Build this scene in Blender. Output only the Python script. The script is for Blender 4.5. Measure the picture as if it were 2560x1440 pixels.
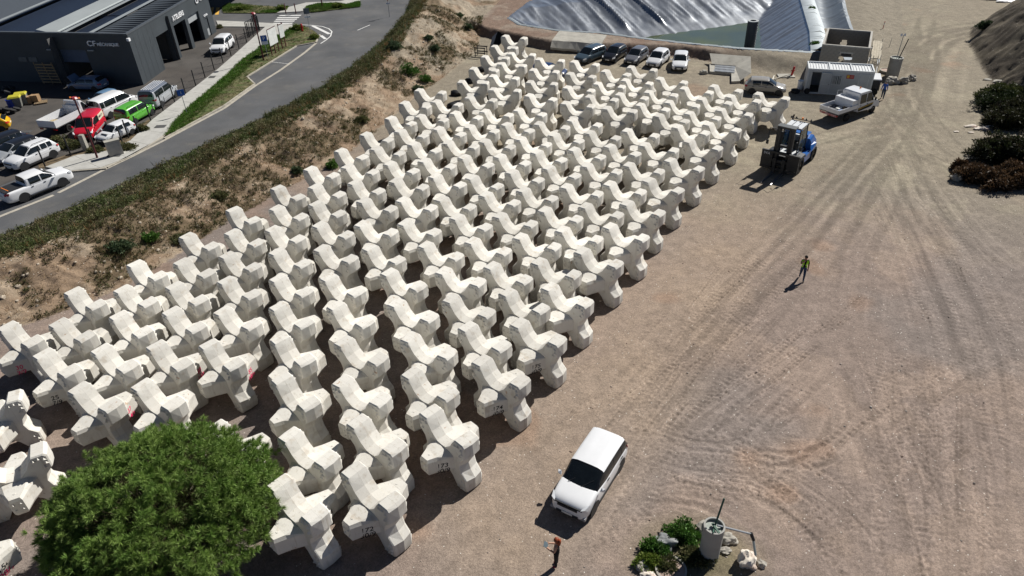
import bpy, bmesh, math, random
import numpy as np
from mathutils import Vector, Matrix, noise as mnoise
from mathutils.bvhtree import BVHTree
from math import radians as rad, sin, cos, pi

random.seed(7); rng = np.random.default_rng(7)
sc = bpy.context.scene
for o in list(bpy.data.objects): bpy.data.objects.remove(o)
COL = sc.collection

# ------------------------------------------------------------------ camera
IW, IH, FPX, PITCH, CH, ROLL = 2560, 1440, 1776.0, 34.6, 25.5, -2.35
_t, _r = rad(PITCH), rad(ROLL)
FWD = Vector((0, cos(_t), -sin(_t))); _up = Vector((0, sin(_t), cos(_t))); _rt = Vector((1, 0, 0))
RT = _rt*cos(_r) + _up*sin(_r); UP = _up*cos(_r) - _rt*sin(_r)
CAMP = Vector((0, 0, CH))
cd = bpy.data.cameras.new('camera'); cam = bpy.data.objects.new('camera', cd); COL.objects.link(cam)
cd.sensor_width = 36.0; cd.lens = 36.0*FPX/IW; cd.clip_start = 0.5; cd.clip_end = 900
cam.matrix_world = Matrix(((RT.x, UP.x, -FWD.x, 0), (RT.y, UP.y, -FWD.y, 0), (RT.z, UP.z, -FWD.z, CH), (0, 0, 0, 1)))
sc.camera = cam
sc.render.resolution_x, sc.render.resolution_y = 1024, 576

def px(x, y, z=0.0):
    """point at height z seen at photograph pixel (x, y)"""
    d = FWD + RT*((x-IW/2)/FPX) - UP*((y-IH/2)/FPX)
    k = (z-CH)/d.z
    return Vector((d.x*k, d.y*k, z))
def pxs(pts, z=0.0): return [px(x, y, z) for x, y in pts]

# ------------------------------------------------------------------ light
SUN_AZ, SUN_EL = 41.0, 42.0
world = bpy.data.worlds.new('World'); sc.world = world; world.use_nodes = True
wn = world.node_tree.nodes; wl = world.node_tree.links
bg = wn['Background']; bg.inputs[1].default_value = 0.05
sky = wn.new('ShaderNodeTexSky'); sky.sky_type = 'NISHITA'; sky.sun_disc = False
sky.sun_elevation = rad(SUN_EL); sky.sun_rotation = rad(90-SUN_AZ)
sky.air_density = 0.45; sky.dust_density = 0.1
wl.new(sky.outputs[0], bg.inputs[0])
ld = bpy.data.lights.new('sun', 'SUN'); ld.energy = 5.0; ld.angle = rad(0.53); ld.color = (1.0, 0.96, 0.90)
sun = bpy.data.objects.new('sun', ld); COL.objects.link(sun)
_s = Vector((cos(rad(SUN_EL))*cos(rad(SUN_AZ)), cos(rad(SUN_EL))*sin(rad(SUN_AZ)), sin(rad(SUN_EL))))
sun.rotation_euler = (-_s).to_track_quat('-Z', 'Y').to_euler(); sun.location = (60, 60, 80)
sc.view_settings.view_transform = 'Standard'; sc.view_settings.look = 'None'
sc.view_settings.gamma = 1; sc.view_settings.exposure = 0.3
sc.view_settings.use_curve_mapping = False

# ------------------------------------------------------------------ materials
MATS = {}
def mat(name, col, rough=0.6, metal=0.0, var=0.12, scale=3.0, bump=0.0, bscale=30.0, spec=0.4, attr=None,
        coat=0.0, col2=None, dirt=None, transmission=0.0, sss=None):
    """procedural material: noise-varied base colour, optional second colour blotches, grime and bump"""
    if name in MATS: return MATS[name]
    m = bpy.data.materials.new(name); m.use_nodes = True; MATS[name] = m
    nt = m.node_tree; N = nt.nodes; L = nt.links
    b = N['Principled BSDF']
    b.inputs['Roughness'].default_value = rough; b.inputs['Metallic'].default_value = metal
    b.inputs['Specular IOR Level'].default_value = spec; b.inputs['Coat Weight'].default_value = coat
    b.inputs['Coat Roughness'].default_value = 0.06
    tc = N.new('ShaderNodeTexCoord')
    def noise(s, d=4.0):
        n = N.new('ShaderNodeTexNoise'); n.inputs['Scale'].default_value = s; n.inputs['Detail'].default_value = d
        L.new(tc.outputs['Object'], n.inputs['Vector']); return n
    n1 = noise(scale)
    if attr:
        a = N.new('ShaderNodeAttribute'); a.attribute_name = attr; src = a.outputs['Color']
    else:
        rgb = N.new('ShaderNodeRGB'); rgb.outputs[0].default_value = (*col, 1); src = rgb.outputs[0]
    if col2:
        r = N.new('ShaderNodeMapRange'); r.inputs[1].default_value = 0.45; r.inputs[2].default_value = 0.65
        L.new(noise(scale*0.6).outputs[0], r.inputs[0])
        mx = N.new('ShaderNodeMix'); mx.data_type = 'RGBA'; L.new(r.outputs[0], mx.inputs[0]); L.new(src, mx.inputs[6])
        mx.inputs[7].default_value = (*col2, 1); src = mx.outputs[2]
    mr = N.new('ShaderNodeMapRange'); mr.inputs[1].default_value = 0.3; mr.inputs[2].default_value = 0.7
    mr.inputs[3].default_value = 1-var; mr.inputs[4].default_value = 1+var
    L.new(n1.outputs[0], mr.inputs[0])
    mul = N.new('ShaderNodeVectorMath'); mul.operation = 'SCALE'; L.new(src, mul.inputs[0]); L.new(mr.outputs[0], mul.inputs['Scale'])
    out = mul.outputs[0]
    if dirt:
        r = N.new('ShaderNodeMapRange'); r.inputs[1].default_value = 0.56; r.inputs[2].default_value = 0.72
        r.inputs[4].default_value = dirt[1]
        L.new(noise(scale*2.3, 8).outputs[0], r.inputs[0])
        mx = N.new('ShaderNodeMix'); mx.data_type = 'RGBA'; L.new(r.outputs[0], mx.inputs[0]); L.new(out, mx.inputs[6])
        mx.inputs[7].default_value = (*dirt[0], 1); out = mx.outputs[2]
    L.new(out, b.inputs['Base Color'])
    if bump:
        bp = N.new('ShaderNodeBump'); bp.inputs['Strength'].default_value = bump; bp.inputs['Distance'].default_value = 0.03
        L.new(noise(bscale, 6).outputs[0], bp.inputs['Height']); L.new(bp.outputs[0], b.inputs['Normal'])
    return m

def tag(o, label=None, cat=None, group=None, kind=None):
    if label: o['label'] = label
    if cat: o['category'] = cat
    if group: o['group'] = group
    if kind: o['kind'] = kind
    return o
def thing(name, label, cat, loc=(0, 0, 0), rz=0.0, group=None):
    o = bpy.data.objects.new(name, None); COL.objects.link(o); o.empty_display_size = 0.3
    o.location = loc; o.rotation_euler = (0, 0, rz); return tag(o, label, cat, group)

class MB:
    """collects faces for one mesh"""
    def __init__(s): s.v = []; s.f = []; s.mi = []
    def add(s, vs, fs, m=0):
        k = len(s.v); s.v += [tuple(v) for v in vs]; s.f += [tuple(i+k for i in f) for f in fs]; s.mi += [m]*len(fs); return s
    def box(s, c, d, rz=0.0, m=0, taper=1.0):
        x, y, z = d[0]/2, d[1]/2, d[2]/2; vs = []
        for sz in (-1, 1):
            t = taper if sz > 0 else 1.0
            for sx, sy in ((-1, -1), (1, -1), (1, 1), (-1, 1)):
                a, b = sx*x*t, sy*y*t
                vs.append((c[0]+a*cos(rz)-b*sin(rz), c[1]+a*sin(rz)+b*cos(rz), c[2]+sz*z))
        return s.add(vs, [(3, 2, 1, 0), (4, 5, 6, 7), (0, 1, 5, 4), (1, 2, 6, 5), (2, 3, 7, 6), (3, 0, 4, 7)], m)
    def tube(s, p0, p1, r0, r1=None, n=10, m=0, cap=True):
        p0, p1 = Vector(p0), Vector(p1); r1 = r0 if r1 is None else r1
        d = (p1-p0).normalized(); a = d.orthogonal().normalized(); b = d.cross(a); vs = []
        for p, r in ((p0, r0), (p1, r1)):
            for i in range(n):
                t = 2*pi*i/n; vs.append(p + a*(r*cos(t)) + b*(r*sin(t)))
        fs = [(i, (i+1) % n, n+(i+1) % n, n+i) for i in range(n)]
        if cap: fs += [tuple(range(n-1, -1, -1)), tuple(range(n, 2*n))]
        return s.add(vs, fs, m)
    def path(s, pts, r, n=8, m=0):
        for a, b in zip(pts[:-1], pts[1:]): s.tube(a, b, r, r, n, m)
        return s
    def prism(s, pts, z0, z1, m=0):
        n = len(pts); area = sum(pts[i][0]*pts[(i+1) % n][1]-pts[(i+1) % n][0]*pts[i][1] for i in range(n))
        if area < 0: pts = pts[::-1]
        vs = [(p[0], p[1], z0) for p in pts] + [(p[0], p[1], z1) for p in pts]
        return s.add(vs, [tuple(range(n-1, -1, -1)), tuple(range(n, 2*n))] + [(i, (i+1) % n, n+(i+1) % n, n+i) for i in range(n)], m)
    def sheet(s, pts, z, m=0):
        n = len(pts); area = sum(pts[i][0]*pts[(i+1) % n][1]-pts[(i+1) % n][0]*pts[i][1] for i in range(n))
        if area < 0: pts = pts[::-1]
        return s.add([(p[0], p[1], z) for p in pts], [tuple(range(n))], m)
    def strip(s, pts, w, z, m=0):
        """flat ribbon along a polyline"""
        P = [Vector((p[0], p[1], 0)) for p in pts]; vs = []
        for i, p in enumerate(P):
            d = (P[min(i+1, len(P)-1)]-P[max(i-1, 0)]).normalized(); nn = Vector((-d.y, d.x, 0))*(w/2)
            vs += [(p+nn).to_tuple()[:2]+(z,), (p-nn).to_tuple()[:2]+(z,)]
        return s.add(vs, [(2*i, 2*i+1, 2*i+3, 2*i+2) for i in range(len(P)-1)], m)
    def hull(s, pts, m=0):
        bm = bmesh.new()
        for p in pts: bm.verts.new(p)
        r = bmesh.ops.convex_hull(bm, input=bm.verts)
        bmesh.ops.delete(bm, geom=[g for g in r['geom_interior'] if isinstance(g, bmesh.types.BMVert)], context='VERTS')
        bmesh.ops.dissolve_limit(bm, angle_limit=rad(1.0), verts=bm.verts, edges=bm.edges)
        bm.verts.index_update()
        s.add([v.co[:] for v in bm.verts], [tuple(v.index for v in f.verts) for f in bm.faces], m); bm.free(); return s
    def rock(s, c, r, seed=0, m=0, sub=2, squash=(1, 1, 0.8), rough=0.35):
        bm = bmesh.new(); bmesh.ops.create_icosphere(bm, subdivisions=sub, radius=1)
        for v in bm.verts:
            p = v.co*1.3+Vector((seed*3.1, seed*1.7, 0)); k = 1+rough*mnoise.noise(p)+rough*0.5*mnoise.noise(p*2.3)
            v.co = Vector((v.co.x*squash[0], v.co.y*squash[1], v.co.z*squash[2]))*(r*k)+Vector(c)
        bm.verts.index_update()
        s.add([v.co[:] for v in bm.verts], [tuple(v.index for v in f.verts) for f in bm.faces], m); bm.free(); return s
    def mesh(s, name, mats, smooth=None):
        me = bpy.data.meshes.new(name); me.from_pydata(s.v, [], s.f)
        for mm in (mats if isinstance(mats, (list, tuple)) else [mats]): me.materials.append(mm)
        if any(s.mi): me.polygons.foreach_set('material_index', s.mi)
        if smooth is not None:
            me.shade_smooth(); me.set_sharp_from_angle(angle=rad(smooth))
        me.update(); return me
    def build(s, name, mats, parent=None, smooth=None, loc=None):
        o = bpy.data.objects.new(name, s.mesh(name, mats, smooth)); COL.objects.link(o); o.parent = parent
        if loc is not None: o.location = loc
        return o

def np_mesh(name, verts, faces, mats, cols=None, smooth=False):
    """fast mesh from numpy; faces is an (n, k) array"""
    me = bpy.data.meshes.new(name); n, k = faces.shape
    me.vertices.add(len(verts)); me.vertices.foreach_set('co', np.ascontiguousarray(verts, np.float32).ravel())
    me.loops.add(n*k); me.loops.foreach_set('vertex_index', np.ascontiguousarray(faces, np.int32).ravel())
    me.polygons.add(n); me.polygons.foreach_set('loop_start', np.arange(0, n*k, k, dtype=np.int32))
    me.update(calc_edges=True)
    if cols is not None:
        a = me.color_attributes.new('col', 'FLOAT_COLOR', 'POINT')
        c4 = np.ones((len(verts), 4), np.float32); c4[:, :3] = cols; a.data.foreach_set('color', c4.ravel())
    for mm in (mats if isinstance(mats, (list, tuple)) else [mats]): me.materials.append(mm)
    if smooth: me.shade_smooth()
    return me
def link(name, me, parent=None):
    o = bpy.data.objects.new(name, me); COL.objects.link(o); o.parent = parent; return o

def copy_tree(o, parent=None):
    c = o.copy(); COL.objects.link(c); c.parent = parent
    for ch in o.children: copy_tree(ch, c)
    return c

# vectorised noise -------------------------------------------------
_perm = np.random.default_rng(3).permutation(4096)
def vnoise(x, y):
    xi, yi = np.floor(x).astype(int), np.floor(y).astype(int); fx, fy = x-xi, y-yi
    fx, fy = fx*fx*(3-2*fx), fy*fy*(3-2*fy)
    h = lambda a, b: _perm[(_perm[a & 4095]+b) & 4095]/4095.0
    return (h(xi, yi)*(1-fx)+h(xi+1, yi)*fx)*(1-fy)+(h(xi, yi+1)*(1-fx)+h(xi+1, yi+1)*fx)*fy
def fbm(x, y, o=4):
    s = 0; a = 0.5
    for i in range(o): s = s+a*vnoise(x*2**i+17.3*i, y*2**i-9.1*i); a *= 0.5
    return s
def sstep(a, b, x): t = np.clip((x-a)/(b-a), 0, 1); return t*t*(3-2*t)
def pdist(X, Y, pts):
    d = np.full(X.shape, 1e9)
    for a, b in zip(pts[:-1], pts[1:]):
        ax, ay = a[0], a[1]; dx, dy = b[0]-ax, b[1]-ay; L2 = dx*dx+dy*dy+1e-9
        t = np.clip(((X-ax)*dx+(Y-ay)*dy)/L2, 0, 1); d = np.minimum(d, np.hypot(X-ax-t*dx, Y-ay-t*dy))
    return d
def inpoly(X, Y, pts):
    r = np.zeros(X.shape, bool); n = len(pts)
    for i in range(n):
        x0, y0, x1, y1 = pts[i][0], pts[i][1], pts[(i+1) % n][0], pts[(i+1) % n][1]
        if y0 == y1: continue
        c = ((y0 > Y) != (y1 > Y)) & (X < (x1-x0)*(Y-y0)/(y1-y0)+x0); r ^= c
    return r
# ------------------------------------------------------------------ terrain layout (all in metres, yard level z = 0)
ZR = 1.0            # level of the road and the workshop car park
TOE = [(-60, 22), (-40, 31)] + [p[:2] for p in pxs([(0, 835), (150, 782), (300, 722), (440, 640), (560, 560), (700, 480), (850, 400), (960, 310), (1040, 240), (1100, 200), (1190, 130), (1210, 60), (1270, 0)])] + [(6, 135), (10, 240)]
RIDGE = [(-70, 34), (-45, 38.5)] + [p[:2] for p in pxs([(0, 655), (200, 590), (430, 465), (640, 345), (800, 262), (950, 155)], 1.7)] + [p[:2] for p in pxs([(1010, 85), (1055, 22), (1085, -30)], 3.0)] + [(-8, 140), (-6, 240)]
LEFT_OF_TOE = TOE + [(-200, 240), (-200, 22)]
LEFT_OF_RIDGE = RIDGE + [(-200, 240), (-200, 34)]
PLAT_EDGE = [(-4.2, 98), (-2.8, 94.9), (6.0, 86.9), (11.6, 85.3), (20.7, 83.0), (25.6, 79.2), (29.6, 75.4), (33.0, 73.8), (38, 74.2), (45.5, 80), (51, 92), (58, 108), (66, 140)]
PLAT = PLAT_EDGE + [(66, 240), (-30, 240), (-8, 100)]
RIM = [(1.2, 99.7), (2.5, 96.1), (7.4, 92.4), (12.3, 90.7), (16.7, 87.7), (21.0, 85.2), (27.2, 81.9), (34.6, 79.3), (37.4, 87.3), (41.9, 103.0), (46, 118), (24, 127), (6.5, 114)]
MOUND = [p[:2] for p in pxs([(2560, 30), (2480, 45), (2428, 70), (2424, 110), (2455, 170), (2500, 235), (2560, 262)])] + [(75, 60), (130, 70), (130, 130)]
CHAN = [p[:2] for p in pxs([(2032, -40), (2037, 30), (2049, 70), (2124, 74), (2108, 30), (2094, -40)], 1.0)]
def seg_d(X, Y, a, b):
    dx, dy = b[0]-a[0], b[1]-a[1]; l = math.hypot(dx, dy); return ((X-a[0])*-dy+(Y-a[1])*dx)/l   # signed, left positive
def basin_z(X, Y):
    near = pdist(X, Y, RIM[1:8]); right = pdist(X, Y, RIM[7:11]); left = pdist(X, Y, [RIM[1], RIM[0], RIM[12]])
    far = seg_d(X, Y, (14.4, 98.4), (36.8, 106.0))
    z = np.maximum.reduce([1.0-0.62*near, 1.0-0.52*right, 1.0-0.3*left, -1.25+0.24*far])
    return np.clip(z, -3.0, 1.0)

def ground_z(X, Y):
    """smooth height without fine relief"""
    z = np.zeros(X.shape)
    dt, dr = pdist(X, Y, TOE), pdist(X, Y, RIDGE)
    zr = 1.9+1.5*sstep(72, 92, Y)
    onslope = inpoly(X, Y, LEFT_OF_TOE); beyond = inpoly(X, Y, LEFT_OF_RIDGE)
    s = zr*sstep(-0.12, 1.0, dt/(dt+dr+1e-6))-zr*sstep(-0.12, 1.0, np.zeros(1))
    lump = (fbm(X*0.55, Y*0.55, 4)-0.47)*0.9*np.clip(dt/2, 0, 1)*np.clip(dr/2.0+0.2, 0, 1)
    z = np.where(onslope, s+lump, z)
    back = (ZR-0.05)+(zr-ZR+0.05)*(1-sstep(0.0, 3.0, dr))
    z = np.where(beyond, back, z)
    pl = inpoly(X, Y, PLAT); dp = pdist(X, Y, PLAT_EDGE)
    run = 0.9+2.3*sstep(23, 28, X)+2.0*sstep(38, 44, X)+0.7*fbm(X, Y, 2)
    z = np.where(pl, np.maximum(z, 1.0*sstep(0, 1, dp/run)), z)
    inb = inpoly(X, Y, RIM)
    z = np.where(inb, basin_z(X, Y)-0.75, z)
    z = np.where(inpoly(X, Y, CHAN), z-1.0, z)
    mo = inpoly(X, Y, MOUND); dm = pdist(X, Y, MOUND)
    z = np.where(mo, np.minimum(7.0, dm*1.05)*(0.82+0.4*fbm(X*0.5, Y*0.5, 3)), z)
    return z, onslope, beyond, pl, inb, mo, dt, dr, dp

_ar = np.arange
xs = np.concatenate([_ar(-120, -40, 4.), _ar(-40, -10, .3), _ar(-10, 41, .09), _ar(41, 66, .3), _ar(66, 140, 4.)])
ys = np.concatenate([_ar(-12, 12, 3.), _ar(12, 14, .5), _ar(14, 42, .08), _ar(42, 70, .16), _ar(70, 114, .35), _ar(114, 244, 5.)])
NX, NY = len(xs), len(ys)
X, Y = np.meshgrid(xs, ys, indexing='xy')
Z, SLOPE, BEYOND, PLt, INB, MO, DT, DR, DP = ground_z(X, Y)
YARD = ~(SLOPE | PLt | INB | MO)

# tyre tracks: families of driven curves, stamped as real ruts into the yard
rut = np.zeros(X.shape); tone = np.zeros(X.shape)
def spline(pts, step=0.07):
    P = np.array([(p[0], p[1]) for p in pts]); n = len(P); out = []
    Q = np.vstack([2*P[0]-P[1], P, 2*P[-1]-P[-2]])
    for i in range(n-1):
        p0, p1, p2, p3 = Q[i:i+4]; m = max(2, int(np.linalg.norm(p2-p1)/step)); t = np.linspace(0, 1, m, endpoint=False)[:, None]
        out.append(0.5*((2*p1)+(-p0+p2)*t+(2*p0-5*p1+4*p2-p3)*t**2+(-p0+3*p1-3*p2+p3)*t**3))
    return np.vstack(out)
def stamp(P, width, depth, tread=0.0, ridge=0.5, tn=0.0, period=0.42, fade=True):
    d = np.gradient(P, axis=0); d /= np.linalg.norm(d, axis=1)[:, None]+1e-9; nr = np.stack([-d[:, 1], d[:, 0]], 1)
    L = np.cumsum(np.r_[0, np.linalg.norm(np.diff(P, axis=0), axis=1)])
    am = np.clip(0.35+1.1*(vnoise(L*0.35+P[0, 0]*3, L*0+P[0, 1])-0.25), 0, 1)
    if fade: am = am*np.minimum(1, np.minimum(L, L[-1]-L)/2.0)
    tr = 1-tread*(0.5+0.5*np.sign(np.sin(L*2*pi/period)))
    for off in np.arange(-width*1.6, width*1.6+.01, 0.045):
        q = off/width; prof = -math.exp(-(q*1.6)**4)*1.0+ridge*math.exp(-((abs(q)-1.15)*3.2)**2)
        sk = np.roll(tr, int(abs(off)/0.07*0.8)) if tread else tr
        p = P+nr*off
        i = np.clip(np.searchsorted(xs, p[:, 0]), 1, NX-1); j = np.clip(np.searchsorted(ys, p[:, 1]), 1, NY-1)
        i -= (xs[i]-p[:, 0]) > (p[:, 0]-xs[i-1]); j -= (ys[j]-p[:, 1]) > (p[:, 1]-ys[j-1])
        v = depth*prof*am*(sk if prof < 0 else 1)
        cur = rut[j, i]; rut[j, i] = np.where(np.abs(v) > np.abs(cur), v, cur)
        if tn: tone[j, i] += tn*am*math.exp(-q*q)*0.25
def track(pp, n, spread, width=0.2, depth=0.02, tread=0.0, gauge=1.9, tn=0.0, seed=0, ridge=0.5):
    r = np.random.default_rng(seed); B = [np.array(px(*p)[:2]) for p in pp]
    for k in range(n):
        o = r.normal(0, spread, 2); rr = [b+o*(0.5+i/len(B))+r.normal(0, spread*.25, 2) for i, b in enumerate(B)]
        P = spline(rr); a0 = int(len(P)*r.uniform(0, .35)); a1 = int(len(P)*r.uniform(.6, 1)); P = P[a0:max(a1, a0+40)]
        d = np.gradient(P, axis=0); d /= np.linalg.norm(d, axis=1)[:, None]+1e-9; nr = np.stack([-d[:, 1], d[:, 0]], 1)
        g = gauge*r.uniform(.9, 1.1); s = r.choice([-1, 1])
        for sd in (-.5, .5):
            stamp(P+nr*g*sd, width*r.uniform(.7, 1.25), depth*r.uniform(.5, 1.3), tread if r.random() < .7 else 0, ridge, tn*s)
track([(2330, 40), (2290, 200), (2230, 330), (2080, 500), (1800, 800), (1500, 1120), (1330, 1300)], 18, .9, .24, .016, .5, tn=.9, seed=1)
track([(2050, 560), (1850, 760), (1700, 940), (1600, 1080)], 16, .8, .2, .028, .8, tn=.7, seed=2)
track([(2250, 300), (2200, 480), (2130, 640), (2080, 800), (2050, 950)], 14, 1.1, .2, .022, .6, tn=.8, seed=3)
track([(2250, 330), (2330, 500), (2450, 640), (2620, 760)], 18, 1.0, .2, .02, .2, tn=.8, seed=4)
track([(2200, 380), (2330, 640), (2430, 900), (2480, 1200), (2490, 1460)], 18, 1.1, .18, .026, .8, tn=.8, seed=5)
track([(2150, 900), (2210, 1050), (2280, 1250), (2300, 1450)], 12, .9, .18, .026, .8, tn=.7, seed=6)
track([(1560, 1090), (1700, 1150), (1880, 1180), (2050, 1290), (2200, 1440)], 14, .5, .16, .035, .3, tn=.5, seed=7, ridge=.9)
track([(1600, 1300), (1750, 1270), (1880, 1330), (1960, 1440)], 6, .5, .2, .04, .2, tn=.5, seed=8, ridge=1.0)
track([(2560, 900), (2400, 1010), (2260, 1080), (2120, 1200)], 9, .9, .2, .022, .8, tn=.5, seed=9)
track([(2600, 470), (2440, 420), (2300, 330), (2240, 200), (2300, 60)], 14, 1.0, .24, .02, .3, tn=.9, seed=10)
track([(1750, 1000), (1850, 1080), (1980, 1120), (2060, 1040), (2000, 960)], 9, .45, .2, .05, .7, tn=.4, seed=11, ridge=1.1)
track([(1700, 1180), (1800, 1090), (1900, 1000), (2020, 900)], 10, .5, .2, .045, .8, tn=.4, seed=12, ridge=1.0)
track([(2560, 60), (2400, 80), (2300, 120), (2240, 250)], 10, 1.2, .24, .02, .2, tn=.9, seed=13)
track([(1850, 420), (1950, 380), (2100, 340), (2250, 310)], 10, .7, .22, .02, .4, tn=.7, seed=14)
track([(1930, 590), (2010, 650), (2120, 710), (2280, 790)], 3, .3, .06, .025, 0, gauge=6, tn=-.8, seed=15)
def treads(pp, n, spread, seed, depth=.05, width=.085, period=.36, tn=.8):
    r = np.random.default_rng(seed); B = [np.array(px(*p)[:2]) for p in pp]
    for k in range(n):
        o = r.normal(0, spread, 2); P = spline([b+o+r.normal(0, spread*.2, 2) for b in B], .05)
        a0 = int(len(P)*r.uniform(0, .7)); P = P[a0:min(len(P), a0+int(r.uniform(60, 260)))]
        if len(P) < 40: continue
        d = np.gradient(P, axis=0); d /= np.linalg.norm(d, axis=1)[:, None]+1e-9; nr = np.stack([-d[:, 1], d[:, 0]], 1)
        for q in (-.16, 0, .16)[:r.integers(2, 4)]: stamp(P+nr*q, width*r.uniform(.6, 1.0), depth*r.uniform(.6, 1.2), .9, .8, tn*r.choice([-1, 1]), period*r.uniform(.8, 1.2))
treads([(2050, 560), (1850, 760), (1700, 940), (1600, 1080)], 26, 1.3, 31)
treads([(2080, 760), (1900, 900), (1760, 1010), (1650, 1130)], 22, 1.2, 32, .065)
treads([(2200, 420), (2330, 640), (2430, 900), (2480, 1200), (2490, 1460)], 40, 1.6, 33)
treads([(2150, 860), (2210, 1050), (2280, 1250), (2300, 1450)], 30, 1.3, 34)
treads([(2580, 880), (2400, 1000), (2260, 1080), (2120, 1220)], 22, 1.5, 35)
treads([(2350, 860), (2370, 1050), (2375, 1250), (2370, 1450)], 22, 1.4, 36)
treads([(1560, 1090), (1700, 1150), (1880, 1180), (2050, 1290), (2200, 1440)], 30, .9, 37, .065)
treads([(1420, 1180), (1560, 1010), (1720, 830), (1880, 640)], 26, 1.1, 38, .04)
treads([(1300, 1400), (1480, 1330), (1600, 1230), (1700, 1100)], 16, 1.0, 39, .04)
treads([(2250, 330), (2330, 500), (2450, 640), (2620, 760)], 26, 1.3, 40, .04)
# churned crescents where machines turned
def gouge(x, y, ang, ln, w, dp):
    c_ = np.array(px(x, y)[:2]); a_ = rad(ang); P = np.array([c_+np.array([cos(a_), sin(a_)])*s+np.array([-sin(a_), cos(a_)])*(.25*(s/ln)**2*ln) for s in np.linspace(-ln/2, ln/2, max(30, int(ln/.04)))]); stamp(P, w, dp, .35, 1.2, -1.0, .5, True)
_g = np.random.default_rng(8)
for x, y, a_ in ((1790, 1050, 70), (1850, 1085, 10), (1815, 1105, 60), (1900, 1100, 80), (1960, 1090, -50), (1985, 1110, -40), (1770, 1110, 0), (1935, 1010, 30), (2000, 985, -30), (1870, 1030, 90), (1830, 1190, -35), (1850, 1215, -30), (1870, 1180, -50), (1700, 1290, -8), (1740, 1300, -5), (1790, 1285, -30), (1830, 1295, -40), (1880, 1350, -60), (1905, 1375, -60), (2050, 1165, -40), (2090, 1190, -30), (1620, 1150, 0), (1680, 1205, 10), (2010, 1240, -35), (1980, 1265, -45), (2160, 1180, -60)):
    gouge(x, y, a_+_g.normal(0, 12), _g.uniform(.7, 2.0), _g.uniform(.09, .18), _g.uniform(.05, .10))
fine = (fbm(X*1.1, Y*1.1, 4)-0.47)*0.05+(fbm(X*5.3+40, Y*5.3, 3)-0.44)*0.022
churn = sstep(.52, .66, fbm(X*.33+7, Y*.33+3, 3))
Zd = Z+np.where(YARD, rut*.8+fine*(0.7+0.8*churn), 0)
rough = (fbm(X*1.7+3, Y*1.7, 5)-0.47)
Zd += np.where(SLOPE & ~BEYOND, rough*0.5*np.clip(DT/1.5, 0, 1), 0)+np.where(PLt & ~INB & ~SLOPE, rough*0.10, 0)+np.where(MO, rough*0.7, 0)
# a shallow heap of spoil where the brush is dumped, and the hollow round the tap stand
hp = px(2490, 430); d2 = np.hypot((X-hp.x-4)/5.5, (Y-hp.y)/5.0); Zd += np.where(d2 < 1, (1-d2**2)*0.7*(0.6+0.8*fbm(X, Y, 3)), 0)
hp = px(1740, 1400); d2 = np.hypot((X-hp.x)/3.2, (Y-hp.y)/2.6); TAPM = np.clip(1-d2, 0, 1); Zd += TAPM*rough*0.35

# ground colours (albedo by place: gravel, sand, soil, spoil; plus painted rut shading)
def C(*c): return np.array(c)
def mixc(a, b, t): return a+(b-a)*np.clip(t, 0, 1)[..., None]
n1, n2, n3 = fbm(X*.12, Y*.12, 4), fbm(X*.45+50, Y*.45, 4), fbm(X*1.9+9, Y*1.9, 3)
col = mixc(np.broadcast_to(C(.240, .190, .160), X.shape+(3,)), C(.288, .224, .181), sstep(.4, .58, n2)*.75)
col = mixc(col, C(.205, .176, .158), sstep(.46, .62, n1)*.7)
hl = pdist(X, Y, [px(*p)[:2] for p in [(1250, 1320), (1560, 960), (1780, 640), (1900, 470), (2060, 340)]])
col = mixc(col, C(.312, .242, .182), (1-sstep(1.0, 5.5, hl))*(.45+.6*n2))
col = mixc(col, C(.245, .216, .162), sstep(44, 66, Y+.35*X)*.85)
col = mixc(col, C(.292, .260, .194), sstep(44, 66, Y+.35*X)*sstep(.5, .62, n2)*.6)
col = mixc(col, C(.27, .175, .12), sstep(.62, .70, fbm(X*.2+31, Y*.2+8, 3))*.45)
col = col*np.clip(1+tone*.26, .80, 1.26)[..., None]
col = col*np.clip(1+rut*3.2, .76, 1.14)[..., None]  # relief shading put into the colour: ruts darker, raised edges lighter
soil = mixc(np.broadcast_to(C(.245, .178, .122), X.shape+(3,)), C(.33, .262, .19), sstep(.42, .6, fbm(X*.8, Y*.8, 4)))
soil = mixc(soil, C(.13, .098, .06), sstep(.47, .6, fbm(X*.42+20, Y*.42+11, 4))*.85)
soil = mixc(soil, C(.28, .245, .19), sstep(70, 84, Y)*sstep(.4, .6, n2)*.8)
col = np.where((SLOPE)[..., None], soil, col)
plc = mixc(np.broadcast_to(C(.20, .142, .108), X.shape+(3,)), C(.25, .2, .158), sstep(.4, .6, n2))
plc = mixc(plc, C(.225, .2, .155), sstep(22, 30, X)*.95)
col = np.where((PLt & ~SLOPE)[..., None], plc, col)
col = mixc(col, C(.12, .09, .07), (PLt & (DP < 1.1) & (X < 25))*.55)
moc = mixc(np.broadcast_to(C(.085, .07, .052), X.shape+(3,)), C(.14, .118, .085), sstep(.42, .6, fbm(X*.7, Y*.7, 4)))
col = np.where(MO[..., None], moc, col)
col = mixc(col, C(.16, .14, .085), TAPM*1.6*(.5+.8*n3))
col = np.where((BEYOND & (DR > 2.2))[..., None], C(.10, .085, .06), col)
col = col*(0.86+0.28*n3)[..., None]

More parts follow.
